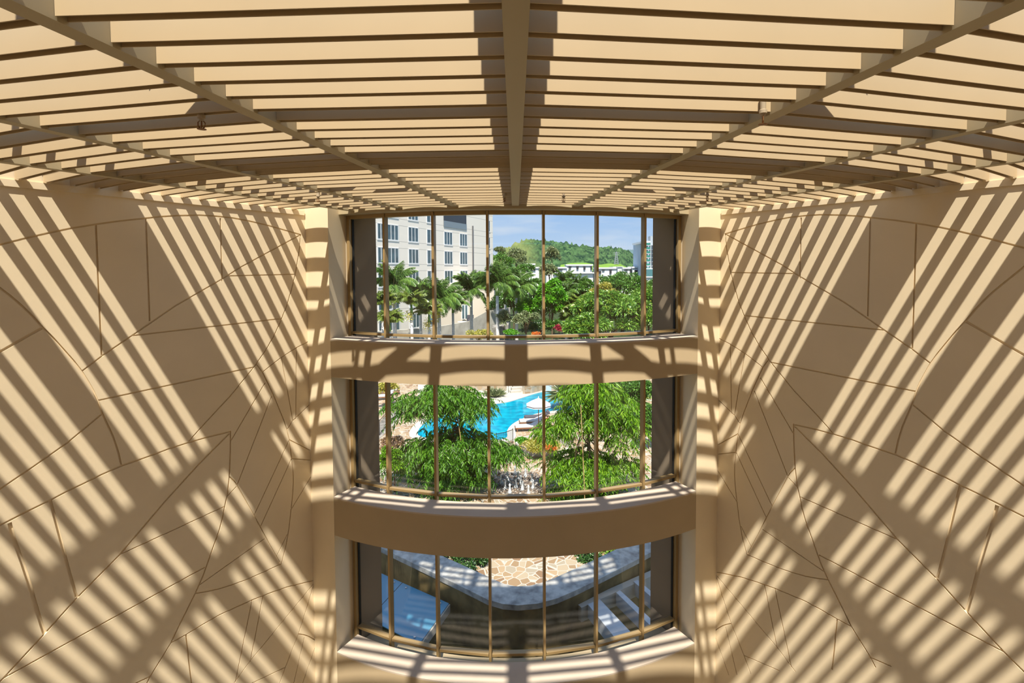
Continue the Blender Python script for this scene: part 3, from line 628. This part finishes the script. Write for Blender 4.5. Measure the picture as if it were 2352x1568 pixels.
bldg('white_building', 1453, 615, 1470, 632, 224, 'grey white building just left of the right hand mullion', [(1458, 620, 10, 7)])
bldg('white_building', 1255, 616, 1300, 634, 240, 'low white hall behind the thin tree', [(1262, 618, 30, 2)])
bldg('white_building', 1180, 616, 1238, 630, 245, 'low white roof behind the left palms', [(1210, 619, 20, 2)])
bldg('white_building', 1212, 608, 1228, 620, 290, 'tiny white house on the slope behind the left palms', [])
bldg('white_building', 1280, 628, 1362, 650, 200, 'broad white roofed hall just behind the small palms', [(1285, 630, 30, 1.5)], 1, 20, 2)
bldg('white_building', 1392, 634, 1412, 644, 190, 'small white roof peeping over the trees', [], .4, 8, 1)
bldg('white_building', 1478, 637, 1520, 652, 180, 'white walled house beside the right fin', [], .5, 12, 1)
tw2 = empty('glass_tower', (0, 0, 0), 0, 'tall blue white tower with green glass balconies at the right edge of the view', 'building', None)
GREEN = mat('green_balcony_glass', (.03, .22, .17), .2, .5); LBL = mat('pale_blue_cladding', (.32, .42, .52), .5, .3)
mb = MB(); pxbox(1480, 556, 1530, 640, 212, 20, mb); mb.build('wall', LBL, tw2)
pxbox(1494, 542, 1500, 640, 210, 4, MB()).build('stair_tower', mat('pale_grey_cladding', (.36, .40, .45), .6), tw2)
pxbox(1478, 553, 1494, 557, 208, 20, MB()).build('roof', WHITE, tw2)
for i in range(8):
    v = 562+i*9.4; b_ = pxbox(1479, v, 1493.5, v+1.6, 207, 4, MB()).build('balcony', WHITE, tw2); pxbox(1479, v-3.8, 1493.5, v, 206.9, .3, MB()).build('balustrade', GREEN, b_)
    b_ = pxbox(1500.5, v, 1525, v+1.6, 207, 4, MB()).build('balcony', WHITE, tw2); pxbox(1500.5, v-3.8, 1525, v, 206.9, .3, MB()).build('balustrade', GREEN, b_)
pxbox(1480, 616, 1525, 618, 206, 5, MB()).build('canopy', WHITE, tw2); pxbox(1484, 618, 1520, 637, 205.6, .4, MB()).build('shop_glazing', mat('teal_glazing', (.08, .20, .22), .2, .5), tw2)
py = empty('power_pylon', atd(1415.5, 607, 360), 0, 'thin lattice power pylon on the grass bank', 'pylon'); hh = 29*360/F
for s1_ in (-1, 1):
    for s2_ in (-1, 1): MB().tube([(s1_*1.6, s2_*1.6, -2), (s1_*.25, s2_*.25, hh)], .18, 5).build('leg', mat('galvanised_steel', (.25, .28, .32), .5) if 'galvanised_steel' not in bpy.data.materials else bpy.data.materials['galvanised_steel'], py)
m = MB()
for j in range(7):
    z0, z1 = hh*j/7, hh*(j+1)/7; w0, w1 = 1.6-1.35*j/7, 1.6-1.35*(j+1)/7
    for s_ in (-1, 1): m.tube([(-w0, s_*w0, z0), (w1, s_*w1, z1)], .1, 4); m.tube([(w0, s_*w0, z0), (-w1, s_*w1, z1)], .1, 4)
for z_ in (.8, .92): m.tube([(-2.2, 0, hh*z_), (2.2, 0, hh*z_)], .15, 5)
m.build('bracing', bpy.data.materials['galvanised_steel'], py)

# --- trees beyond the garden (upper window)
tree('shade_tree', 1222, 668, 96, 36, 24, LFM, 'mid green tree hiding the low white roof behind the left palms', 'tree', 'trees beyond the pool garden', .6, 26, 140)
tree('shade_tree', 1180, 690, 74, 30, 26, LFM, 'mid green tree behind the palms right of the third mullion', 'tree', 'trees beyond the pool garden', .5, 24, 140)
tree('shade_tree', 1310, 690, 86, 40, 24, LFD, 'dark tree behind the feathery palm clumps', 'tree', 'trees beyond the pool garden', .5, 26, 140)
G1 = 'trees beyond the pool garden'
tree('almond_tree', 1405, 735, 54, 92, 62, LFY, 'big spreading almond tree with yellow green tips filling the right of the upper window', 'tree', G1, .5, 60, 190, br=.26)
tree('almond_tree', 1340, 765, 50, 48, 40, LFY, 'lower almond tree at the bottom of the upper window', 'tree', G1, .45, 34, 150)
tree('almond_tree', 1490, 720, 58, 55, 62, LFY, 'almond tree at the far right against the fin', 'tree', G1, .5, 40, 150, br=.28)
tree('shade_tree', 1430, 662, 92, 70, 30, LFM, 'broad dark green tree standing just below the white buildings', 'tree', G1, .6, 44, 150, br=.28)
tree('shade_tree', 1345, 668, 84, 34, 22, LFM, 'mid green tree behind the small palms', 'tree', G1, .5, 24, 140)
tree('shade_tree', 1490, 668, 88, 40, 28, LFM, 'mid green tree below the blue glass tower', 'tree', G1, .6, 26, 140)
tree('yellow_tree', 1385, 678, 74, 26, 26, LFO, 'rounded yellow olive tree beside the fifth mullion', 'tree', G1, .4, 24, 170)
tree('mango_tree', 1268, 695, 60, 36, 50, LFB, 'vivid green round mango tree in the middle of the upper window', 'tree', G1, .4, 44, 190, br=.26)
tree('mango_tree', 1208, 718, 62, 26, 30, LFB, 'smaller vivid green tree behind the palm trunks', 'tree', G1, .4, 22, 150)
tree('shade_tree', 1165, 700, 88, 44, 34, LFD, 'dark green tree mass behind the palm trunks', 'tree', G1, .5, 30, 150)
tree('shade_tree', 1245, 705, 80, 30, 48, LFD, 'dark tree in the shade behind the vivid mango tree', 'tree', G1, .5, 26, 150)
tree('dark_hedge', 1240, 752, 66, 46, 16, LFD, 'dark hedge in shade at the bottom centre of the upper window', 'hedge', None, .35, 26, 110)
tree('grey_shrub_tree', 1208, 735, 57, 26, 18, LFG, 'grey green shrubby tree in front of the last palm trunk', 'tree', G1, .28, 18, 130)
tree('grey_shrub_tree', 1158, 735, 60, 16, 20, LFG, 'scrubby grey tree growing against the rough concrete wall', 'tree', G1, .28, 14, 100)
tree('flowering_shrub', 1100, 770, 52, 34, 10, LFO, 'yellow green shrub at the sill left of the third mullion', 'shrub', None, .22, 16, 90)
tree('flowering_shrub', 1172, 768, 53, 22, 9, LFB, 'bright green shrub at the sill right of the third mullion', 'shrub', None, .25, 14, 90)
tree('flower_bed', 1230, 768, 56, 16, 4, FLO, 'row of orange flowers before the dark hedge', 'flowers', None, .18, 12, 50)
tree('cordyline', 1284, 758, 55, 9, 8, LFR, 'dark red cordyline bush at the sill', 'shrub', None, .4, 8, 50, asp=.18)
tree('bird_of_paradise', 1272, 748, 56, 13, 13, LFM, 'small paddle leaved plant above the dark red bush', 'shrub', None, .6, 7, 36, asp=.3)
for u, v, d, pr, ph, lb in ((1148, 578, 120, 12, 10, 'top of a tall sparse tree just right of the hotel corner'), (1150, 606, 118, 26, 22, 'tall bushy tree just right of the hotel corner'), (1187, 596, 125, 20, 26, 'pale sparse tree in front of the grassy hill'), (1267, 590, 110, 15, 22, 'thin leafy tree standing before the hill'), (1262, 625, 100, 22, 16, 'pale scrubby tree under the thin leafy tree'), (1205, 622, 118, 24, 12, 'low scrubby tree behind the palms left of the fourth mullion')):
    tree('slender_tree', u, v, d, pr, ph, LFG if pr < 24 else LFM, lb, 'tree', 'sparse trees before the hill', .55, 18, 70, br=.36)
palm(905, 655, 58, 46, 'tall royal palm at the left end of the upper window', n=21, flower=True)
palm(1008, 690, 60, 46, 'royal palm just right of the second mullion with a yellow flower spray', n=21, flower=True)
palm(1082, 668, 64, 40, 'royal palm standing clear in front of the terrace, left of the third mullion', n=21)
palm(1142, 655, 60, 44, 'royal palm just right of the third mullion with a clear pale trunk', n=21)
palm(1186, 662, 62, 40, 'royal palm left of the fourth mullion, nearest the vivid mango tree', n=21)
palm(1160, 650, 78, 32, 'smaller royal palm standing behind the pair right of the third mullion', n=15)
palm(945, 700, 54, 36, 'yellowish bushy palm with flower sprays between the first and second mullions', FRY, 34, True, ZG, 'areca_palm', 'bushy palms', True)
palm(878, 700, 54, 36, 'yellowish palm half hidden by the left fin', FRY, 34, True, ZG, 'areca_palm', 'bushy palms', True)
palm(965, 676, 63, 34, 'darker royal palm just left of the second mullion', n=18)
palm(1040, 700, 62, 34, 'lower royal palm midway between the second and third mullions', n=18)
palm(985, 722, 56, 34, 'yellowish bushy palm low in front of the second mullion', FRY, 36, True, ZG, 'areca_palm', 'bushy palms', True)
palm(895, 742, 52, 34, 'yellowish palm at the sill by the first mullion', FRY, 36, True, ZG, 'areca_palm', 'bushy palms')
palm(1296, 648, 88, 26, 'small palm in front of the white hall, left one', n=14, group='small palms before the white hall')
palm(1325, 655, 84, 24, 'small palm in front of the white hall, right one', n=14, group='small palms before the white hall')
palm(1300, 672, 80, 26, 'small palm below the other two before the white hall', n=14, group='small palms before the white hall')
for u, v, lb in ((1300, 720, 'feathery olive palm clump right of the vivid mango tree'), (1330, 705, 'feathery olive palm clump left of the fifth mullion'), (1318, 742, 'feathery olive palm clump low above the sill')):
    palm(u, v, 60, 34, lb, FRY, 36, True, ZG, 'areca_palm', 'feathery palm clumps')
# ------------------------------------------------------------------ pool garden (middle window)
def weeping(u, v, d, spreads, lfm, label, stake=None, ntw=300, leaf=.2, name='weeping_tree'):
    """tree with arching boughs hung with leafy twigs; spreads = list of (u, v, radius_px_x, radius_px_y, share)"""
    c = atd(u, v, d); t = empty(name, (c.x, c.y, ZG), 0, label, 'tree', None); h = c.z-ZG; k = d/F
    b = MB(); b.tube([(0, 0, 0), (.06, 0, h*.5), (0, 0, h)], [.11, .09, .06], 8); P, D = [], []
    for (su, sv, rx, ry, n) in spreads:
        cc = atd(su, sv, d)-Vector((c.x, c.y, ZG)); R_ = np.array([rx*k, rx*k*.85, ry*k])
        for i in range(4):
            v_ = rng.normal(size=3); v_ /= np.linalg.norm(v_); e_ = np.array(cc)+v_*R_*.6
            b.tube([(0, 0, h*rng.uniform(.55, .95)), tuple((e_*.5+np.array([0, 0, h*.45]))+np.array([0, 0, .15])), tuple(e_)], [.035, .02, .008], 5)
        for i in range(int(n*1.35)):
            v_ = rng.normal(size=3); v_ /= np.linalg.norm(v_); v_[2] = abs(v_[2])*rng.choice([1, 1, 1, -.7]); p = np.array(cc)+v_*R_*rng.uniform(.35, 1)
            out = np.array([v_[0], v_[1], 0])+rng.normal(size=3)*.25; out[2] = rng.uniform(-.1, .45); L_ = rng.uniform(.55, 1.0); m_ = 9
            for j in range(m_):
                s_ = j/m_; q_ = p+out*L_*s_+np.array([0, 0, -1.0])*L_*s_*s_*.75
                for sd in (-1, 1):
                    P.append(q_); dd = out*.5+np.array([0, 0, -.55-.6*s_])+np.cross(out, (0, 0, 1))*sd*.75+rng.normal(size=3)*.2; D.append(dd)
    b.build('trunk', BARKB, t, smooth=True); P = np.array(P); D = np.array(D)
    leaves_mesh('foliage', P, D, leaf*rng.uniform(.8, 1.35, len(P)), leaf*.27, lfm, t, .15)
    return t
weeping(1058, 960, 27, [(1020, 918, 78, 40, 190), (1062, 930, 62, 42, 150), (935, 935, 36, 42, 60), (1040, 1030, 120, 52, 330), (940, 1060, 55, 40, 90), (1040, 1090, 78, 44, 190), (1148, 1040, 44, 28, 80), (1020, 1140, 88, 24, 120)], LFW, 'large weeping tree left of the pool in the middle window', leaf=.25)
weeping(1350, 935, 26, [(1350, 905, 50, 45, 170), (1400, 935, 62, 40, 110), (1340, 960, 80, 30, 110), (1430, 990, 46, 50, 90), (1270, 990, 34, 26, 45), (1330, 1070, 78, 46, 220), (1420, 1075, 50, 45, 90), (1312, 1130, 46, 22, 80), (1380, 1140, 60, 16, 60)], LFWB, 'large weeping tree right of the pool with bright drooping leaves', leaf=.25)
for (u0, v0, u1, v1, d, lb) in ((1048, 935, 1055, 985, 26.0, 'slanting wooden stake in the left weeping tree'), (1334, 930, 1341, 1095, 24.2, 'thin bamboo stake in front of the right weeping tree')):
    a_, b_ = atd(u0, v0, d), atd(u1, v1, d); a_, b_ = (a_, b_)
    foot = b_+(b_-a_)*((ZG-b_.z)/(b_.z-a_.z)); tag(MB().tube([foot, b_, a_], .025, 6).build('tree_stake', mat('bamboo', (.40, .28, .12), .7) if 'bamboo' not in bpy.data.materials else bpy.data.materials['bamboo'], None), lb, 'stake')

# parasol
pz = GR(1237, 990); cu = atd(1237, 914, pz.y-CAM.y); ph_ = cu.z-ZG
um = empty('parasol', (pz.x, pz.y, ZG), 0, 'open white parasol with eight panels standing by the pool', 'umbrella')
kk = (pz.y-CAM.y)/F; Rr = 30*kk
MB().tube([(0, 0, 0), (0, 0, ph_)], .03, 8).build('pole', TEAK, um)
MB().lathe([(.3, 0), (.3, .1), (.06, .14), (.06, .3)], n=14).build('base', GREYC, um)
n_ = 8; m = MB(); rg_ = lambda r, z: [(r*math.cos(2*math.pi*(i+.5)/n_), r*math.sin(2*math.pi*(i+.5)/n_), z) for i in range(n_)]
m.rings([rg_(Rr, ph_-.48), rg_(Rr*.55, ph_-.22), rg_(.04, ph_), rg_(.04, ph_-.04), rg_(Rr*.55, ph_-.26), rg_(Rr, ph_-.60)]); m.build('canopy', PARA, um)
for i in range(n_):
    a_ = 2*math.pi*(i+.5)/n_; MB().tube([(Rr*.97*math.cos(a_), Rr*.97*math.sin(a_), ph_-.53), (.05*math.cos(a_), .05*math.sin(a_), ph_-.08)], .015, 5).build('rib', TEAK, um)
MB().lathe([(.05, ph_-.02), (.03, ph_+.1), (.005, ph_+.16)], n=8).build('finial', PARA, um)
# loungers
def lounger(u, v, rz, label, cm, frame=TEAK, L_=2.0):
    p = GR(u, v); t = empty('sun_lounger', (p.x, p.y, ZG), rz, label, 'sun lounger', 'sun loungers round the pool')
    m = MB(); m.box((0, -.3, .26), (L_, .06, .07)); m.box((0, .3, .26), (L_, .06, .07)); m.box((-L_/2, 0, .26), (.06, .66, .07)); m.box((L_/2, 0, .26), (.06, .66, .07)); m.build('frame', frame, t)
    for sx in (-1, 1):
        for sy in (-1, 1): m = MB(); m.box((sx*(L_/2-.12), sy*.3, .12), (.06, .06, .25)); m.build('leg', frame, t)
    m = MB(); m.rings([[(-L_/2, y, .30), (L_*.12, y, .30), (L_*.5, y, .62), (L_*.5-.05, y, .74), (L_*.1, y, .42), (-L_/2, y, .42)] for y in (-.32, .32)]); m.build('mattress', cm, t, bevel=.02)
    m = MB(); m.rings([[(L_*.40, y, .66), (L_*.49, y, .735), (L_*.46, y, .80), (L_*.37, y, .73)] for y in (-.27, .27)]); m.build('pillow', cm, t, bevel=.02)
    return t
lounger(1214, 988, .1, 'white cushioned lounger with teak legs, nearest of the three under the parasol', CUSH)
lounger(1223, 975, .1, 'white cushioned lounger in the middle of the three under the parasol', CUSH)
lounger(1234, 966, .1, 'grey cushioned lounger farthest of the three under the parasol', GREYC)
lounger(1420, 921, 2.9, 'dark lounger at the back right under the trees, farthest one', GREYC)
lounger(1422, 934, 2.9, 'dark lounger at the back right under the trees, middle one', GREYC)
lounger(1424, 946, 2.9, 'dark lounger at the back right under the trees, nearest one', GREYC)
lounger(878, 917, .2, 'pale lounger at the left edge by the fin, nearer one', CUSH); lounger(893, 906, .2, 'pale lounger at the left edge by the fin, farther one', CUSH)
# steps with rubble walls
RUB = stonemat('rubble_stone', [(.36, .27, .17), (.42, .33, .23), (.28, .19, .11), (.40, .34, .27)], (.34, .30, .24), 2.2, .06)
st = empty('garden_steps', (0, 0, 0), 0, 'pale stone steps climbing beside the rubble wall behind the pool', 'steps'); a_ = GR(1184, 903)
for i in range(7):
    m = MB(); m.box((a_.x+.12*i, a_.y+.42*i+.3, ZG+.11*(i+1)), (1.1, .42, .22*(i+1)), .28); m.build('step', COPE, st)
def rwall(px, h_, th, label):
    P_ = [GR(*p) for p in px]; m = MB(); m.rings([[(p.x, p.y, ZG), (p.x, p.y, ZG+h_), (p.x, p.y+th, ZG+h_), (p.x, p.y+th, ZG)] for p in P_]); return tag(m.build('rubble_wall', RUB), label, 'wall')
rwall([(1201, 905), (1210, 905), (1222, 904), (1248, 897), (1258, 896)], 2.0, 1.2, 'curved rubble stone wall behind the pool right of the steps')
rwall([(1040, 900), (1100, 897), (1150, 897), (1163, 898)], 1.6, .8, 'long rubble stone wall behind the pool left of the steps')
wf_ = rwall([(1258, 898), (1272, 898), (1300, 900), (1325, 904)], 1.3, 1.0, 'rubble wall with a small waterfall at the end of the pool')
m = MB(); q0, q1 = GR(1254, 901), GR(1266, 900); m.box(((q0.x+q1.x)/2, q0.y-.1, ZG+.6), (q1.x-q0.x, .08, 1.25)); tag(m.build('waterfall', mat('falling_water', (.5, .55, .6), .3, .5)), 'white sheet of water falling into the pool by the rubble wall', 'waterfall')
tag(MB().tube([Vector((a_.x-.7, a_.y+.2, ZG)), Vector((a_.x-.7, a_.y+.2, ZG+1.0)), Vector((a_.x+1.3, a_.y+3.2, ZG+2.4))], .03, 6).build('stair_rail', IRON), 'black handrail beside the pale garden steps', 'railing')
# plants round the pool
def spiky(u, v, size, n, mat_, name, label, L_=1.0, up_=.5, cat='plant', base=None, trunk=0):
    p = GR(u, v); t = empty(name, (p.x, p.y, ZG), 0, label, cat); a_ = rng.uniform(0, 6.28, n); e_ = rng.uniform(up_, 1.45, n); P = np.zeros((n, 3)); P[:, 2] = trunk
    if trunk: MB().tube([(0, 0, 0), (0, 0, trunk)], [.16, .12], 8).build('trunk', BARKB, t)
    D = np.stack([np.cos(a_)*np.cos(e_), np.sin(a_)*np.cos(e_), np.sin(e_)], 1); leaves_mesh('foliage', P, D, size*rng.uniform(.7, 1.1, n), size*.1, mat_, t, .2); return t
for (u, v, lb) in ((1136, 912, 'grey green agave clump before the rubble wall'), (1128, 910, 'grey green agave clump left of the larger one'), (1146, 911, 'grey green agave clump nearest the steps')): spiky(u, v, 1.1, 90, LFG, 'agave', lb)
spiky(1296, 940, 2.0, 160, LFG, 'yucca', 'spiky grey green yucca standing at the far pool edge', trunk=1.3, up_=-.3)
spiky(1447, 958, 2.1, 240, LFY, 'ponytail_palm', 'shaggy bright plant with drooping strap leaves right of the weeping tree', trunk=1.5, up_=-.6)
tree('garden_tree', 1465, 905, 38, 36, 36, LFM, 'dense dark garden tree at the right end of the middle window', 'tree', None, .3, 26, 170)
tree('garden_tree', 1400, 895, 46, 36, 22, LFD, 'shaded dark trees behind the back right loungers', 'tree', None, .35, 22, 120)
tree('garden_tree', 1490, 985, 33, 22, 52, LFM, 'leafy garden tree beside the right fin', 'tree', None, .25, 26, 120)
tree('garden_tree', 1310, 885, 52, 30, 14, LFM, 'feathery green tree behind the waterfall wall', 'tree', None, .3, 16, 100)
tree('golden_bush', 890, 893, 44, 22, 15, LFO, 'golden yellow bush at the top left of the middle window', 'shrub', None, .22, 22, 110)
tree('garden_shrub', 1010, 893, 42, 30, 14, LFM, 'green shrub behind the left weeping tree', 'shrub', None, .22, 18, 90)
tree('garden_shrub', 893, 1065, 25, 26, 34, LFWB, 'light green shrub beside the left fin', 'shrub', None, .16, 20, 110)
tree('mauve_shrub', 905, 1022, 27, 34, 16, FLP, 'low mauve brown shrub bed left of the weeping tree', 'shrub', None, .12, 22, 100)
tree('garden_shrub', 1245, 1026, 32, 46, 12, LFO, 'low yellow green clipped hedge in the curved planter', 'hedge', None, .13, 44, 170, low=0)
tree('garden_shrub', 1196, 1014, 32.5, 16, 8, LFB, 'bright green end of the planter hedge', 'hedge', None, .12, 14, 120, low=0)
tree('flower_bed', 1262, 1030, 31, 16, 6, FLO, 'orange flowers at the right end of the clipped hedge', 'flowers', None, .1, 10, 60)
P_ = [GR(*p) for p in smooth_closed([(1184, 1022), (1192, 1034), (1220, 1046), (1262, 1050), (1300, 1046), (1310, 1030), (1270, 1012), (1210, 1012)], 4)]
m = MB(); cen = sum(P_, Vector())/len(P_); m.rings([[(p.x, p.y, ZG), (p.x, p.y, ZG+.35), (p.x*.93+cen.x*.07, p.y*.93+cen.y*.07, ZG+.35), (p.x*.93+cen.x*.07, p.y*.93+cen.y*.07, ZG)] for p in P_], close=True)
tag(m.build('planter_kerb', COPE), 'curved pale kerb round the clipped hedge', 'kerb')
def railing(px, h_, label, nb=12):
    P_ = [GR(*p) for p in px]; t = empty('iron_railing', P_[0], 0, label, 'railing'); o_ = P_[0]; q_ = [p-o_ for p in P_]
    for z_ in (.12, h_): MB().tube([p+Vector((0, 0, z_)) for p in q_], .022, 6).build('rail', IRON, t)
    L_ = [0]
    for i in range(1, len(q_)): L_.append(L_[-1]+(q_[i]-q_[i-1]).length)
    for i in range(nb+1):
        s_ = L_[-1]*i/nb; x_ = float(np.interp(s_, L_, [p.x for p in q_])); y_ = float(np.interp(s_, L_, [p.y for p in q_]))
        MB().tube([(x_, y_, 0), (x_, y_, h_+(.08 if i in (0, nb) else 0))], .03 if i in (0, nb) else .014, 6).build('post' if i in (0, nb) else 'baluster', IRON, t)
railing([(1140, 1030), (1160, 1026), (1178, 1019)], 1.0, 'short black iron railing at the near end of the pool', 10)
railing([(872, 1000), (884, 985), (898, 965), (915, 953)], 1.1, 'curved black iron railing left of the weeping tree', 14)
# bubbling fountain bed
fx = [GR(*p) for p in smooth_closed([(1132, 1108), (1160, 1090), (1200, 1084), (1232, 1088), (1246, 1105), (1240, 1130), (1200, 1142), (1150, 1134)], 4)]
fo = empty('pebble_fountain', (0, 0, 0), 0, 'bed of dark pebbles with bubbling water jets below the pool', 'fountain')
MB().prism([(p.x, p.y) for p in fx], ZG-.02, ZG+.06).build('pebble_bed', GRAVEL, fo)
FOAM = mat('white_foam', (.55, .58, .62), .5, .4)
for (u, v) in ((1150, 1112), (1190, 1104), (1222, 1110), (1185, 1122), (1224, 1124), (1166, 1108), (1196, 1114), (1200, 1127), (1171, 1134), (1207, 1097), (1183, 1092), (1214, 1138), (1160, 1126)):
    p = GR(u, v); q_ = Vector((p.x, p.y, ZG)); mb = MB(); mb.lathe([(.13, .05), (.10, .12), (.06, .3), (.05, .42), (.07, .5), (.03, .56), (.005, .58)], (q_.x, q_.y, ZG), 9); o = mb.build('water_jet', FOAM, fo, smooth=True)
rs = []
for i in range(90):
    u, v = rng.uniform(1135, 1243), rng.uniform(1088, 1140); p = GR(u, v); r_ = rng.uniform(.05, .12)
    rs.append((p.x, p.y, r_))
m = MB()
for x_, y_, r_ in rs: m.lathe([(.001, r_*.9), (r_*.7, r_*.7), (r_, .2*r_), (r_*.7, -.3*r_)], (x_, y_, ZG+.06), 6)
o = m.build('loose_pebbles', GRAVEL, fo); o['kind'] = 'stuff'
# curved path kerb at the left
P_ = [GR(*p) for p in ((868, 1092), (885, 1102), (905, 1107), (930, 1105), (950, 1098))]
m = MB(); m.rings([[(p.x, p.y, ZG), (p.x, p.y, ZG+.3), (p.x, p.y+.4, ZG+.3), (p.x, p.y+.4, ZG)] for p in P_]); tag(m.build('path_kerb', CONC2), 'low curved grey kerb at the left of the flagstones', 'kerb')
o = ground_poly('grey_path', [(868, 1010), (880, 1000), (905, 975), (925, 950), (905, 945), (880, 960), (862, 985)], CONC, ZG+.02)

# ------------------------------------------------------------------ sunken court right outside the lower window
ZP = -9.6
pb0 = [(700, 1172), (870, 1262), (975, 1312), (1080, 1363), (1120, 1383), (1155, 1393), (1190, 1396), (1235, 1392), (1280, 1380), (1322, 1362), (1400, 1324), (1470, 1288), (1560, 1240), (1700, 1165)]
pb = [(u, v-8) for u, v in pb0]; fr_ = [atz(u, v, ZP) for u, v in pb]; n = len(fr_); wd_ = .80
bk_ = []
for i in range(n):
    t = (fr_[min(i+1, n-1)]-fr_[max(i-1, 0)]); t.normalize(); nn = Vector((-t.y, t.x, 0)); nn = nn if nn.y > 0 else -nn; bk_.append(fr_[i]+nn*wd_)
EARTHY = mat('dark_court_paving', (.12, .10, .075), .85, .15, noise=.3, nscale=2)
cw = empty('court_parapet', (0, 0, 0), 0, 'curved concrete parapet wall outside the lower window', 'wall')
m = MB(); m.rings([[(f.x, f.y, ZP-3.5), (f.x, f.y, ZP-.16), (b.x, b.y, ZP-.16), (b.x, b.y, ZP-3.5)] for f, b in zip(fr_, bk_)]); m.build('wall_face', mat('stained_ochre_concrete', (.27, .19, .08), .85, .15, col2=(.09, .065, .03), nscale=1.6), cw)
m = MB(); m.rings([[(f.x, f.y-.03, ZP-.16), (f.x, f.y-.03, ZP), (b.x, b.y+.03, ZP), (b.x, b.y+.03, ZP-.16)] for f, b in zip(fr_, bk_)]); m.build('coping', mat('mottled_grey_stone', (.56, .54, .50), .85, .2, col2=(.24, .23, .22), nscale=3.5), cw)
m = MB(); m.box((0, -1.8, -12.7), (20, 7.6, .3)); m.build('court_floor', EARTHY)['kind'] = 'structure'
# blue glazed canopy, lower left
zc = -10.05
gp = empty('glass_canopy', (0, 0, 0), 0, 'blue glass canopy panels over the court at the lower left', 'canopy')
cn = [atz(u, v, zc) for u, v in ((760, 1250), (880, 1318), (1031, 1385), (962, 1480), (860, 1560), (700, 1480))]
e0, e1 = cn[2], cn[3]
quad = [cn[1]+(cn[1]-cn[2])*.8, cn[2], cn[3], cn[3]+(cn[1]-cn[2])*1.8]
def lerp(a, b, t): return a+(b-a)*t
for t0, t1 in ((0, .38), (.385, .72), (.725, 1)):
    q_ = [lerp(quad[1], quad[0], t0), lerp(quad[1], quad[0], t1), lerp(quad[2], quad[3], t1), lerp(quad[2], quad[3], t0)]
    MB().prism([(p.x, p.y) for p in q_], zc-.02, zc).build('glass_panel', BLUEP, gp)
    for t in ((t0+.05), (t1-.05)):
        for s_ in (.08, .92):
            p = lerp(lerp(quad[1], quad[0], t), lerp(quad[2], quad[3], t), s_); MB().lathe([(.035, 0), (.035, .02), (.01, .03)], (p.x, p.y, zc), 10).build('fixing', mat('steel_fixing', (.5, .5, .5), .3, metal=.8) if 'steel_fixing' not in bpy.data.materials else bpy.data.materials['steel_fixing'], gp)
m = MB(); pth = [quad[0], quad[1], quad[2], quad[3]]
m.rings([[(p.x+dx, p.y, z_) for dx, z_ in ((-.04, zc-.03), (-.04, zc-.28), (.04, zc-.28), (.04, zc-.03))] for p in pth[1:3]]); m.build('support_beam', CONC2, gp)
# white beams, lower right
zb_ = -10.05
for (q4, lb) in (([(1350, 1387), (1378, 1376), (1462, 1465), (1422, 1476)], 'broad white beam over the court at the lower right'), ([(1415, 1360), (1424, 1355), (1500, 1425), (1498, 1440)], 'narrow white beam right of the broad one'), ([(1455, 1335), (1464, 1331), (1530, 1385), (1528, 1398)], 'third white beam, half behind the right fin')):
    P_ = [atz(u, v, zb_) for u, v in q4]; far = (P_[0]+P_[1])/2; dr = (P_[3]+P_[2])/2-far
    tag(MB().prism([(p.x, p.y) for p in (P_[0], P_[1], P_[2]+(P_[2]-P_[1])*.25, P_[3]+(P_[3]-P_[0])*.25)], zb_-.42, zb_).build('pergola_beam', mat('weathered_white_paint', (.52, .55, .58), .7, .2, noise=.12, nscale=4) if 'weathered_white_paint' not in bpy.data.materials else bpy.data.materials['weathered_white_paint']), lb, 'beam', 'white pergola beams')
L0, L1 = atz(1330, 1390, zb_-.05), atz(1520, 1305, zb_-.05)
m = MB(); t = (L1-L0).normalized(); nn = Vector((-t.y, t.x, 0))*.12
m.prism([L0-nn, L1-nn, L1+nn, L0+nn], zb_-.5, zb_-.05); tag(m.build('pergola_ledger', CONC2), 'grey concrete ledger carrying the white beams along the parapet', 'beam')
# shrubs behind the parapet
for (u, v, d, pr, ph, mt, lb, lf) in ((1015, 1268, 21, 52, 26, LFM, 'leafy bush behind the left of the curved parapet', .16), (1075, 1295, 20, 42, 32, LFD, 'dark shaded bush behind the curved parapet left of the path', .15), (1345, 1290, 20.5, 34, 26, LFD, 'dark bush with red flowers behind the parapet right of the path', .15), (1405, 1262, 21, 38, 16, LFY, 'strappy bright plants behind the right of the parapet', .2), (950, 1245, 21.5, 36, 14, LFO, 'yellow green shrub behind the parapet by the left pane', .15)):
    tree('border_shrub', u, v, d, pr, ph, mt, lb, 'shrub', 'shrubs behind the curved parapet', lf, 20, 100)
